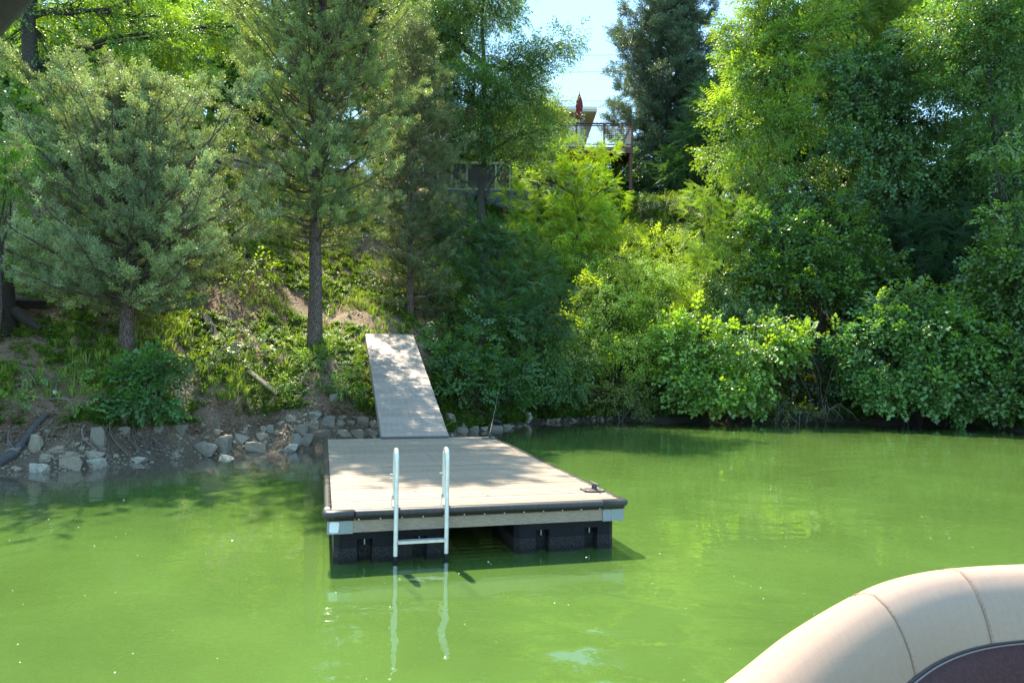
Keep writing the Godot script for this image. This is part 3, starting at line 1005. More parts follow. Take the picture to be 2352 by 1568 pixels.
func gangway() -> void:
	rng.seed = 6
	var b := Basis(Vector3.UP, deg_to_rad(14.8))
	var low_end := Vector3(-1.74, 0.5, -6.9) + b * Vector3(0.98 + 0.61, 0, -6.0)
	var run := 5.65
	var rise := 2.02
	var tilt := atan2(rise, run)
	var l := sqrt(run * run + rise * rise)
	var g := thing("gangway", "sloping grey plank gangway from the dock up to the bank", "gangway", low_end, deg_to_rad(14.8))
	g.basis = b * Basis(Vector3(1, 0, 0), tilt)
	var board := plank(1.22, 0.026, 0.139)
	var n := int(l / 0.144)
	for i in n:
		obj("deck_board", board, M["ramp_wood_%d" % (rng.randi() % 4)], g, Transform3D(Basis(Vector3(1, 0, 0), rf(-0.006, 0.006)), Vector3(rf(-0.003, 0.003), rf(-0.001, 0.001), -0.144 * (i + 0.5))))
	for s in [-1, 1]:
		obj("side_beam", boxed(Vector3(s * 0.59 - 0.02, -0.16, -n * 0.144), Vector3(s * 0.59 + 0.02, -0.002, -0.01)), M.fascia_wood, g)
	obj("end_trim", boxed(Vector3(-0.61, -0.02, -n * 0.144 - 0.04), Vector3(0.61, 0.034, -n * 0.144 - 0.004)), M.fascia_wood, g)
	for s in [-1, 1]:
		for k in 5:
			obj("bolt", rod(Vector3(s * 0.61, -0.08, -0.25 - k * 1.3), Vector3(s * 0.622, -0.08, -0.25 - k * 1.3), 0.012, 8), M.bolt_steel, g)
		obj("corner_bracket", boxed(Vector3(s * 0.613 - 0.003, -0.15, -0.3), Vector3(s * 0.613 + 0.003, -0.01, -0.03)), M.galvanised, g)
	var sc := surf()
	for i in n:
		for x in [-0.55, 0.0, 0.55]:
			for e in [0.035, 0.105]:
				var p := Vector3(x, 0.0268, -0.144 * i - e)
				for q in 5:
					sc.add_vertex(p + Vector3(0, 0.0005, 0)); sc.add_vertex(p + Vector3(cos(TAU * (q + 1) / 5.0), 0, sin(TAU * (q + 1) / 5.0)) * 0.005); sc.add_vertex(p + Vector3(cos(TAU * q / 5.0), 0, sin(TAU * q / 5.0)) * 0.005)
	obj("deck_screws", done(sc), M.bolt_steel, g).set_meta("kind", "stuff")
	# blown leaves on the planks
	for e in [["fallen_leaves", "few dry leaves blown onto the grey gangway planks", 70, Transform3D(g.basis, g.position), 0.58, 5.6, 0.0], ["fallen_leaves", "few dry leaves and specks on the tan dock boards", 60, Transform3D(b, Vector3(-1.74, DECK_Y - 0.024, -6.9)), 1.45, 5.9, 1.52]]:
		var v := PackedVector3Array()
		var c := PackedColorArray()
		for i in e[2]:
			var t: Transform3D = e[3]
			var p := t * Vector3(e[6] + rf(-e[4], e[4]), 0.029, -rf(0.1, e[5]))
			leaf(v, c, p, Vector3(rf(-1, 1), 0.02, rf(-1, 1)), Vector3(rf(-0.2, 0.2), 1, rf(-0.2, 0.2)), rf(0.015, 0.05), rf(0.01, 0.025), Color(0.3, 0.2, 0.1).lerp(Color(0.2, 0.25, 0.06), rng.randf()) * rf(0.5, 1.1))
		tag(obj(e[0], raw(v, c), M.dry_leaf), e[1], "leaves", "", "stuff")
	obj("hinge_plate", boxed(Vector3(-0.6, -0.02, 0.0), Vector3(0.6, 0.012, 0.05)), M.cleat_iron, g)

func catmull(p: Array, n: int) -> Array:
	var out := []
	for i in p.size() - 1:
		var a: Vector3 = p[maxi(i - 1, 0)]
		var b: Vector3 = p[i]
		var c: Vector3 = p[i + 1]
		var d: Vector3 = p[mini(i + 2, p.size() - 1)]
		for k in n:
			out.append(b.cubic_interpolate(c, a, d, float(k) / n))
	out.append(p[-1])
	return out

# the padded seat edge of the boat that the view is taken from
func boat() -> void:
	var b := thing("boat_lounge_seat", "tan vinyl boat seat bolster with plum cushion, nearest the camera", "boat seat")
	var line := catmull([Vector3(-0.4, 0, -0.34), Vector3(0.035, 0, -0.84), Vector3(0.355, 0, -1.195), Vector3(0.542, 0, -1.41), Vector3(0.76, 0, -1.625), Vector3(0.92, 0, -1.755), Vector3(1.09, 0, -1.845), Vector3(1.28, 0, -1.893), Vector3(1.5, 0, -1.91), Vector3(2.3, 0, -1.93), Vector3(3.2, 0, -1.93)], 8)
	var prof := [Vector2(-0.015, 0.62), Vector2(-0.027, 1.2), Vector2(-0.031, 1.34), Vector2(-0.026, 1.395), Vector2(-0.013, 1.432), Vector2(0.006, 1.453), Vector2(0.028, 1.461), Vector2(0.048, 1.461), Vector2(0.072, 1.444), Vector2(0.092, 1.42), Vector2(0.108, 1.39), Vector2(0.122, 1.355), Vector2(0.131, 1.32), Vector2(0.134, 1.304)]
	var inner := [Vector2(0.134, 1.304), Vector2(0.145, 1.306), Vector2(0.164, 1.292), Vector2(0.187, 1.265), Vector2(0.207, 1.21), Vector2(0.217, 1.1), Vector2(0.222, 0.9), Vector2(0.227, 0.7)]
	var cuts := [0, 33, 49, line.size() - 1]
	for s in 3:
		var st := surf()
		st.set_smooth_group(0)
		ribbon(st, line, prof, cuts[s], cuts[s + 1], true)
		obj("bolster", done(st), M.tan_vinyl, b)
	var st := surf()
	st.set_smooth_group(0)
	ribbon(st, line, inner, 0, line.size() - 1, false)
	obj("back_cushion", done(st), M.plum_vinyl, b)
	var pts := []
	var dk := []
	var r := []
	for i in line.size():
		var n := normal_of(line, i)
		pts.append(line[i] + n * 0.139 + Vector3(0, 1.306, 0))
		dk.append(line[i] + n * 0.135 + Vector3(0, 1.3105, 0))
		r.append(0.0026)
	st = surf()
	tube(st, pts, r, 6)
	obj("piping", done(st), M.piping, b)
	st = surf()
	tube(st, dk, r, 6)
	obj("seam_shadow_cord", done(st), M.trim_and_shadow, b)  # dark cord stands in for the shadow along the seam
	for s in [33, 49]:
		var c := []
		var rr := []
		var n := normal_of(line, s)
		for k in range(2, prof.size()):
			c.append(line[s] + n * (prof[k].x) + Vector3(0, prof[k].y, 0) - n * 0.0)
			rr.append(0.0012)
		st = surf()
		tube(st, c, rr, 5)
		obj("seam", done(st), M.tan_vinyl, b)
		st = surf()
		var tang: Vector3 = (line[s + 1] - line[s - 1]).normalized() * 0.006
		for side in [1.0]:
			for k in range(3, prof.size() - 1):
				for h in 3:
					var q0 := Vector2(prof[k].x, prof[k].y).lerp(Vector2(prof[k + 1].x, prof[k + 1].y), h / 3.0 + 0.04) if k + 1 < prof.size() else Vector2(prof[k].x, prof[k].y)
					var q1 := Vector2(prof[k].x, prof[k].y).lerp(Vector2(prof[k + 1].x, prof[k + 1].y), h / 3.0 + 0.24)
					tube(st, [line[s] + n * q0.x + Vector3(0, q0.y, 0) + tang * side, line[s] + n * q1.x + Vector3(0, q1.y, 0) + tang * side], [0.0006, 0.0006], 4)
		obj("stitching", done(st), M.tan_vinyl, b).set_meta("kind", "stuff")
	var c := thing("canopy_edge", "dark canvas boat canopy edge above the camera at the corner", "boat canopy")
	st = surf()
	var a0 := at(-166, 114, 0.8)
	var a1 := at(84, -148, 0.8)
	tube(st, [a0, a0.lerp(a1, 0.35) + Vector3(0, -0.002, 0), a0.lerp(a1, 0.7), a1], [0.036, 0.037, 0.037, 0.036], 14)
	obj("rolled_canvas", done(st), M.canvas, c)
	obj("frame_tube", rod(a0 + Vector3(-0.03, 0.05, 0), a1 + Vector3(-0.03, 0.05, 0), 0.0125, 10), M.aluminium, c)
	# the awning itself, stretched over the seats behind and above
	st = surf()
	st.set_smooth_group(0)
	var top := func(x: float, z: float) -> Vector3: return Vector3(x, 2.42 + 0.12 * (1.0 - pow((x - 0.6) / 2.0, 2.0)), z)
	for i in 10:
		for k in 6:
			var x := -1.4 + i * 0.4
			var z := -0.52 + k * 0.5
			for y in [0.0, 0.012]:
				var o := Vector3(0, y, 0)
				quad(st, top.call(x, z) + o, top.call(x + 0.4, z) + o, top.call(x + 0.4, z + 0.5) + o, top.call(x, z + 0.5) + o)
	obj("awning", done(st), M.canvas, c)

func normal_of(line: Array, i: int) -> Vector3:
	var d: Vector3 = (line[mini(i + 1, line.size() - 1)] - line[maxi(i - 1, 0)]).normalized()
	return Vector3(-d.z, 0, d.x).normalized()

func ribbon(st: SurfaceTool, line: Array, prof: Array, i0: int, i1: int, pinch: bool) -> void:
	var prev := []
	var spine := []
	for i in range(i0, i1 + 1): spine.append([i, 1.0])
	for e in spine:
		var i: int = e[0]
		var n := normal_of(line, i)
		var k := 1.0
		if pinch and (i == i0 and i0 > 0 or i == i1 and i1 < line.size() - 1): k = 0.0
		var ring := []
		for q in prof:
			var p := Vector2(q.x, q.y)
			if k == 0.0: p = p.lerp(Vector2(0.04, 1.32), 0.022)
			ring.append(line[i] + n * p.x + Vector3(0, p.y, 0))
		if prev:
			for m in prof.size() - 1:
				quad(st, prev[m], ring[m], ring[m + 1], prev[m + 1])
		prev = ring

# ---------------------------------------------------------------- house on the hill
func house() -> void:
	var h := thing("house", "pale two storey house with blue lower siding behind the raised deck", "house", Vector3(0, 9.6, -37.0))
	var x0 := -7.0
	var x1 := 3.6
	obj("lower_wall", boxed(Vector3(x0, -1.5, -7.0), Vector3(x1, 1.0, 0.0)), M.blue_siding, h)
	obj("lower_wall", boxed(Vector3(x0, 1.003, -7.0), Vector3(x1, 2.75, -0.25)), M.room_dark, h)
	for k in 8:
		obj("siding_board", boxed(Vector3(x0, -0.6 + k * 0.2, 0.002), Vector3(x1, -0.6 + k * 0.2 + 0.19, 0.018)), M.blue_siding, h)
	obj("cream_band", boxed(Vector3(x0, 2.35, -0.24), Vector3(x1, 2.75, 0.02)), M.cream_trim, h)
	obj("sill", boxed(Vector3(x0, 1.003, -0.2), Vector3(x1, 1.06, 0.05)), M.white_trim, h)
	var x := x0
	while x < x1 - 0.5:
		var w := obj("window", boxed(Vector3(x, 1.064, -0.12), Vector3(x + 0.1, 2.345, 0.0)), M.white_trim, h)
		obj("frame", boxed(Vector3(x + 0.75, 1.064, -0.1), Vector3(x + 0.81, 2.345, -0.02)), M.white_trim, w)
		obj("frame", boxed(Vector3(x + 0.104, 1.064, -0.1), Vector3(x + 0.746, 1.12, -0.02)), M.white_trim, w)
		obj("pane", boxed(Vector3(x + 0.104, 1.124, -0.07), Vector3(x + 0.746, 2.345, -0.06)), M.window_glass, w)
		obj("pane", boxed(Vector3(x + 0.814, 1.064, -0.07), Vector3(x + 1.496, 2.345, -0.06)), M.window_glass, w)
		x += 1.5
	obj("upper_wall", boxed(Vector3(x0, 2.754, -7.0), Vector3(x1, 5.0, -0.1)), M.pale_siding, h)
	for k in 10:
		obj("siding_board", boxed(Vector3(x0, 2.76 + k * 0.22, -0.098), Vector3(x1, 2.76 + k * 0.22 + 0.21, -0.08)), M.pale_siding, h)
	for wx in [-5.5, -2.6, 0.4, 2.2]:
		var w := obj("window", boxed(Vector3(wx, 3.0, -0.076), Vector3(wx + 1.1, 4.5, -0.04)), M.white_trim, h)
		obj("pane", boxed(Vector3(wx + 0.08, 3.08, -0.038), Vector3(wx + 1.02, 3.72, -0.03)), M.window_glass, w)
		obj("pane", boxed(Vector3(wx + 0.08, 3.78, -0.038), Vector3(wx + 1.02, 4.42, -0.03)), M.window_glass, w)
	obj("soffit", boxed(Vector3(x0 - 0.5, 5.003, -7.5), Vector3(x1 + 0.6, 5.1, 0.5)), M.cream_trim, h)
	obj("gutter", boxed(Vector3(x0 - 0.5, 5.104, 0.38), Vector3(x1 + 0.6, 5.25, 0.52)), M.white_trim, h)
	var st := surf()
	st.set_smooth_group(-1)
	var a := Vector3(x0 - 0.5, 5.12, 0.37)
	var b := Vector3(x1 + 0.6, 5.12, 0.37)
	var c := Vector3(x1 + 0.6, 5.9, -3.5)
	var back := Vector3(x0 - 0.5, 5.9, -3.5)
	var f := Vector3(x1 + 0.6, 5.12, -7.4)
	var g := Vector3(x0 - 0.5, 5.12, -7.4)
	quad(st, a, back, c, b); quad(st, back, g, f, c)
	for v in [b, c, f, a, g, back]: st.add_vertex(v)
	obj("roof", done(st), M.shingles, h)
	var d := thing("raised_deck", "red stained raised deck with wire mesh railing in front of house", "deck", Vector3(0, 12.05, -34.0))
	var l := -4.5
	var r := 5.65
	for i in 18:
		obj("floor_board", boxed(Vector3(l, -0.03, -2.75 + i * 0.15), Vector3(r, 0.0, -2.75 + i * 0.15 + 0.14)), M.red_stain, d)
	obj("rim_board", boxed(Vector3(l, -0.28, -0.04), Vector3(r, -0.003, 0.0)), M.red_stain, d)
	obj("rim_board", boxed(Vector3(r - 0.04, -0.28, -2.75), Vector3(r, -0.034, -0.043)), M.red_stain, d)
	for i in 20:
		obj("joist", boxed(Vector3(l + 0.2 + i * 0.5, -0.26, -2.74), Vector3(l + 0.24 + i * 0.5, -0.034, -0.044)), M.red_stain, d)
	for i in 4:
		var px := r - 0.16 - i * 3.0
		obj("post", boxed(Vector3(px, -3.6, -0.2), Vector3(px + 0.15, -0.283, -0.05)), M.red_stain, d)
		obj("brace", boxed(Vector3(-0.04, 0, -0.04), Vector3(0.04, 1.0, 0.04)), M.red_stain, d, Transform3D(Basis(Vector3(1, 0, 0), -0.8), Vector3(px + 0.075, -0.95, -0.18)))
	var pn := 8
	for i in pn:
		var xa := r - 1.33 * (i + 1)
		var xb := r - 1.33 * i
		obj("rail_post", boxed(Vector3(xb - 0.1, 0.003, -0.1), Vector3(xb, 1.1, 0.0)), M.red_stain, d)
		obj("bottom_rail", boxed(Vector3(xa + 0.003, 0.1, -0.07), Vector3(xb - 0.103, 0.15, -0.03)), M.red_stain, d)
		obj("upper_rail", boxed(Vector3(xa + 0.003, 1.0, -0.07), Vector3(xb - 0.103, 1.05, -0.03)), M.red_stain, d)
		st = surf()
		for k in 12:
			var wx := xa + 0.05 + k * 0.1
			if wx < xb - 0.11: tube(st, [Vector3(wx, 0.15, -0.05), Vector3(wx, 1.0, -0.05)], [0.005, 0.005], 4, false)
		for k in 8:
			tube(st, [Vector3(xa, 0.2 + k * 0.1, -0.044), Vector3(xb - 0.1, 0.2 + k * 0.1, -0.044)], [0.005, 0.005], 4, false)
		obj("wire_panel", done(st), M.wire, d)
	obj("handrail", boxed(Vector3(l, 1.103, -0.12), Vector3(r + 0.02, 1.14, 0.03)), M.red_stain, d)
	obj("handrail", boxed(Vector3(r - 0.12, 1.103, -2.75), Vector3(r + 0.02, 1.14, -0.123)), M.red_stain, d)
	obj("rail_post", boxed(Vector3(r - 0.1, 0.003, -2.7), Vector3(r, 1.1, -2.6)), M.red_stain, d)
	st = surf()
	for k in 8: tube(st, [Vector3(r - 0.05, 0.2 + k * 0.1, -2.6), Vector3(r - 0.05, 0.2 + k * 0.1, -0.1)], [0.005, 0.005], 4, false)
	for k in 24: tube(st, [Vector3(r - 0.045, 0.15, -0.15 - k * 0.1), Vector3(r - 0.045, 1.0, -0.15 - k * 0.1)], [0.005, 0.005], 4, false)
	obj("wire_panel", done(st), M.wire, d)
	# closed parasol
	var top := at(1331, 214, 34.8)
	var u := thing("patio_umbrella", "closed dark red patio umbrella standing on the raised deck", "umbrella", Vector3(top.x, 12.053, -34.8))
	var hh := top.y - 12.05
	obj("pole", rod(Vector3.ZERO, Vector3(0, hh, 0), 0.022), M.white_trim, u)
	obj("base", rod(Vector3.ZERO, Vector3(0, 0.08, 0), 0.25, 16), M.trim_and_shadow, u)
	st = surf()
	st.set_smooth_group(0)
	var prev := []
	for k in 9:
		var t := k / 8.0
		var ring := []
		var rad := [0.015, 0.07, 0.11, 0.14, 0.155, 0.13, 0.15, 0.17, 0.12][k] as float
		for m in 24:
			var w := TAU * m / 24.0
			var rr := rad * (1.0 + 0.22 * cos(w * 6.0 + t * 1.2))
			ring.append(Vector3(cos(w) * rr, hh - 0.02 - t * 1.25, sin(w) * rr))
		if prev:
			for m in 24: quad(st, prev[m], prev[(m + 1) % 24], ring[(m + 1) % 24], ring[m])
		prev = ring
	obj("folded_canopy", done(st), M.umbrella_cloth, u)
	obj("finial", rod(Vector3(0, hh - 0.02, 0), Vector3(0, hh + 0.08, 0), 0.02), M.trim_and_shadow, u)
	obj("tie", rod(Vector3(0, hh - 0.82, 0), Vector3(0, hh - 0.77, 0), 0.16, 16), M.umbrella_cloth, u)
	# block retaining wall
	rng.seed = 31
	var wl := thing("retaining_wall", "pale grey concrete block retaining wall behind the tallest cedar", "retaining wall", Vector3(-13.6, 9.3, -32.6), -0.1)
	for row in 5:
		for k in 9:
			var bw := 0.5
			var ox := (0.25 if row % 2 else 0.0)
			obj("block", boxed(Vector3(k * bw + ox + 0.006, row * 0.36, -0.3), Vector3(k * bw + bw + ox - 0.006, row * 0.36 + 0.348, rf(-0.02, 0.01))), M["block_%d" % (rng.randi() % 3)], wl)
	obj("cap_stone", boxed(Vector3(-0.05, 1.803, -0.35), Vector3(4.8, 1.9, 0.05)), M.block_1, wl)
	# overhead lines
	for e in [[128, 126, "uppermost overhead power line crossing the sky gap"], [167, 164, "middle overhead power line crossing the sky gap"], [231, 233, "lowest overhead power line, level with the closed umbrella"]]:
		var p := at(1250, e[0], 62.0)
		var q := at(1420, e[1], 62.0)
		var pts := []
		var rr := []
		for k in 21:
			var t := (k - 10) / 10.0
			pts.append(p.lerp(q, 0.5 + t * 6.0) + Vector3(0, 1.1 * t * t, 0))
			rr.append(0.022)
		st = surf()
		tube(st, pts, rr, 5)
		tag(obj("power_line", done(st), M.cable), e[2], "power line", "overhead lines beyond the house")

# ---------------------------------------------------------------- stones along the shore
const ROCKS := [
	[18, 1043, 38, 14, 1, 0, "grey slab partly under the driftwood log, by its lower left"],
	[74, 1043, 30, 46, 0, 1, "upright tan slab standing just behind the driftwood log"],
	[118, 1043, 42, 16, 0, 0, "flat tan block lying on the mud beside the upright slab"],
	[104, 1056, 28, 14, 0, 2, "small buff stone between the flat tan block and cracked pale rock"],
	[95, 1067, 29, 18, 0, 1, "angular buff stone touching the top of the cracked pale rock"],
	[73, 1086, 30, 22, 2, 3, "squarish pale rock at the waterline under the driftwood end"],
	[90, 1092, 35, 28, 2, 4, "cracked pale rock lowest on the bank, at the water's edge"],
	[158, 1058, 34, 20, 0, 1, "tilted buff stone behind the big square block"],
	[140, 1056, 16, 11, 0, 2, "little chip of stone left of the tilted buff stone"],
	[160, 1079, 48, 30, 0, 0, "big tilted buff block with one corner in the water"],
	[205, 1073, 51, 18, 2, 0, "straight-edged pale brick-shaped rock lying along the waterline"],
	[208, 1052, 43, 15, 0, 3, "flat slab resting just above the brick-shaped rock"],
	[225, 1030, 34, 51, 1, 0, "tall rectangular stone standing upright in the bare bank"],
	[275, 975, 32, 37, 3, 1, "brown pointed boulder high on the bank among roots"],
	[283, 1008, 22, 30, 1, 4, "pointed grey stone hanging among the roots"],
	[308, 965, 30, 42, 3, 2, "dark boulder half hidden below the big leafy weed"],
	[335, 950, 32, 26, 3, 3, "dark brown rock at the foot of the feathery weeds"],
	[312, 1066, 44, 17, 2, 4, "lone pale stone sitting in the shallow water"],
	[338, 1043, 12, 6, 2, 2, "palm-sized pale stone on the mud above the lone water stone"],
	[227, 957, 16, 14, 0, 2, "small yellowish stone high above the tall upright stone"],
	[404, 996, 38, 20, 1, 0, "layered grey ledge stone under hanging roots"],
	[356, 993, 27, 14, 1, 3, "flat grey stone left of the layered ledge stone"],
	[467, 1046, 60, 32, 1, 2, "largest rounded grey boulder on the mud, left of the dock"],
	[503, 1037, 40, 36, 1, 0, "long grey block leaning against the largest rounded boulder"],
	[516, 1019, 27, 21, 0, 1, "buff stone wedged behind the leaning grey block"],
	[546, 1016, 38, 19, 0, 3, "low broken ledge stone in the sunny dirt"],
	[497, 998, 17, 12, 0, 2, "small sunlit stone above the leaning grey block"],
	[558, 998, 15, 8, 0, 4, "small flat sunlit stone above the broken ledge stone"],
	[580, 1037, 45, 22, 0, 0, "loaf-shaped tan block alone on the pebbly mud"],
	[598, 1017, 38, 23, 0, 4, "wedge-shaped tan rock above the loaf-shaped block"],
	[602, 991, 22, 13, 1, 3, "grey stone left of the egg-shaped cobble"],
	[618, 994, 17, 20, 1, 2, "egg-shaped grey cobble standing on end"],
	[643, 982, 30, 15, 4, 4, "greenish wedge stone right of the egg-shaped cobble"],
	[669, 967, 34, 13, 0, 3, "flat tan slab at the top of the stone heap"],
	[665, 1041, 38, 21, 2, 4, "pale triangular rock at the waterline near the dock"],
	[514, 1062, 36, 15, 2, 1, "white-grey triangular rock standing alone in the water"],
	[686, 1000, 40, 24, 1, 0, "blue-grey square block set on the stone heap"],
	[677, 1028, 30, 31, 1, 1, "grey block under the blue-grey square block"],
	[702, 1026, 30, 31, 1, 4, "split grey block with its neighbour nearest the water, by the dock"],
	[711, 988, 31, 21, 1, 0, "grey cube-like stone right of the blue-grey square block"],
	[733, 1008, 52, 22, 3, 2, "knobbly dark ledge stone near the dock corner"],
	[718, 965, 36, 21, 1, 3, "broad grey stone topping the heap below the weeds"],
	[748, 977, 32, 23, 1, 0, "slanting grey block in the middle of the heap"],
	[745, 955, 20, 9, 1, 3, "thin grey stone above the slanting block"],
	[740, 983, 24, 13, 4, 1, "small dark angular stone under the slanting block"],
	[778, 981, 26, 17, 1, 1, "angular grey stone right of the slanting block"],
	[784, 967, 28, 14, 1, 4, "sharp grey stone behind the angular grey stone"],
	[804, 975, 23, 10, 1, 2, "low grey stone between heap and gangway"],
	[830, 979, 27, 23, 1, 0, "tilted square block close to the gangway"],
	[789, 1008, 36, 20, 0, 1, "tan boulder just behind the dock's far corner"],
	[826, 1007, 38, 20, 1, 0, "blocky grey rock behind the dock beside the tan boulder"],
	[850, 1004, 30, 18, 1, 3, "grey rock tucked under the gangway's low end"],
	[856, 985, 24, 19, 1, 4, "dark grey rock in the gangway's shade"],
	[742, 947, 23, 14, 3, 2, "reddish brown stone above the heap in the weeds"],
	[762, 926, 29, 22, 4, 1, "mossy greenish rock high in the weeds by the gangway"],
	[681, 926, 20, 19, 4, 4, "dark mossy stone half buried above the heap"],
	[635, 1000, 17, 12, 0, 3, "thin stacked flakes of stone beside the wedge rock"],
	[602, 998, 12, 7, 1, 2, "small round pebble below the egg-shaped cobble"],
	[1034, 983, 26, 34, 1, 1, "upright dark rock beside the gangway's far side"],
	[1061, 968, 29, 18, 1, 2, "rounded grey rock behind the upright dark rock"],
	[1062, 983, 28, 14, 1, 3, "flat grey rock in the pile beyond the dock"],
	[1058, 997, 35, 16, 1, 2, "pale rounded rock at the dock's far edge"],
	[1085, 994, 26, 15, 1, 0, "blocky grey rock next to the pale rounded rock"],
	[1098, 975, 25, 18, 1, 1, "tilted grey rock under the fallen log"],
	[1110, 993, 26, 13, 1, 4, "low wet rock at the water beyond the cleat"],
	[1138, 990, 30, 13, 1, 0, "flat wet stone by the rope's water crossing"],
	[1165, 986, 33, 11, 1, 3, "last flat stone of the pile, farthest along the shore"],
	[1211, 972, 22, 25, 2, 1, "pale pointed rock with a stick against it"],
	[796, 758, 22, 11, 0, 3, "tan stone lying on the dirt path above the gangway"],
	[923, 767, 11, 12, 0, 1, "small tan stone at the gangway's top corner"],
	[530, 811, 28, 26, 0, 0, "tan square cut block among leaves up the slope"],
]

func rocks() -> void:
	var shapes := [stone(101, 0.12, 4), stone(102, 0.3, 7), stone(103, 0.62, 5), stone(104, 0.2, 6), stone(105, 0.35, 11), stone(106, 0.15, 5), stone(107, 0.3, 9)]
	rng.seed = 9
	for r in ROCKS:
		var p := hit(r[0], r[1] - 1)
		var d := -p.z
		var w: float = r[2] / F * d
		var h: float = r[3] / F * d
		var s: int = r[5]
		if s == 0 and rng.randf() < 0.5: s = 5
		if s == 1 and rng.randf() < 0.5: s = 6
		var t := Transform3D(Basis.from_euler(Vector3(rf(-0.12, 0.12), rf(-0.5, 0.5), rf(-0.14, 0.14))).scaled_local(Vector3(w * 1.02, h * 1.2, w * rf(0.6, 0.9))), p + Vector3(0, h * 0.34, -w * 0.25))
		tag(obj("rock", shapes[s], M["stone_%d" % r[4]], self, t), r[6], "rock", "loose rocks along the shore")
	# gravel and stone chips on the mud
	var where := []
	var tint := PackedColorArray()
	var chip := stone(120, 0.45, 6)
	var n := 0
	while where.size() < 3200 and n < 60000:
		n += 1
		var x := rf(-11, 3)
		var z := shore(x) - rf(-0.15, 1.1)
		var q := patch_noise.get_noise_2d(x * 12.0, z * 12.0)
		if q < 0.05 and rng.randf() < 0.85: continue
		var k := rf(0.018, 0.05) * (2.6 if rng.randf() < 0.06 else 1.0)
		where.append(Transform3D(Basis.from_euler(Vector3(rf(-0.5, 0.5), rf(0, TAU), rf(-0.5, 0.5))).scaled_local(Vector3(k, k * 0.6, k * 0.8)), Vector3(x, land(x, z) + k * 0.1, z)))
		tint.append(Color.WHITE)
	tag(copies("gravel", chip, M.stone_0, where, tint), "small stone chips strewn over the muddy waterline", "gravel")

func log_on(called: String, label: String, category: String, px: Array, r: Array, m: Material, lift := 0.0, group := "") -> void:
	var pts := []
	for q in px:
		var p := hit(q[0], q[1])
		pts.append(p + Vector3(0, lift, 0))
	var base: Vector3 = pts[0]
	var c := []
	for p in pts: c.append(p - base)
	var path := catmull(c, 5)
	var rad := []
	for i in path.size():
		var t := float(i) / (path.size() - 1) * (r.size() - 1)
		rad.append(lerpf(r[int(t)], r[mini(int(t) + 1, r.size() - 1)], t - int(t)) * rf(0.88, 1.1))
	var st := surf()
	tube(st, path, rad, 9)
	var o := obj(called, done(st), m, self, Transform3D(Basis(), base))
	tag(o, label, category, group)

func roots(label: String, spots: Array, n: int, down: float) -> void:
	var first := hit(spots[0][0], spots[0][1])
	var o := thing("exposed_roots", label, "tree roots", first, 0.0, "bare roots hanging out of the bank")
	for i in n:
		var s: Array = spots[i % spots.size()]
		var p := hit(s[0] + rf(-8, 8), s[1] + rf(-6, 6)) + Vector3(0, 0.05, 0.05)
		var pts := []
		var rad := []
		var dir := Vector3(rf(-0.9, 0.9), 0, rf(0.5, 1.0)).normalized()
		var r := rf(0.003, 0.007) if i % 4 else rf(0.008, 0.014)
		var steps_n := int(rf(7, 16) * down)
		for k in steps_n:
			pts.append(p - first)
			rad.append(r * (1.0 - 0.85 * k / steps_n))
			dir = (dir + Vector3(rf(-0.85, 0.85), 0, rf(-0.55, 0.55))).normalized()
			p += dir * 0.075
			p.y = maxf(lerpf(p.y, land(p.x, p.z) + rf(0.0, 0.07), 0.5), -0.04)
		if pts.size() > 2:
			var st := surf()
			tube(st, pts, rad, 5)
			obj("root", done(st), M.root_wood, o)

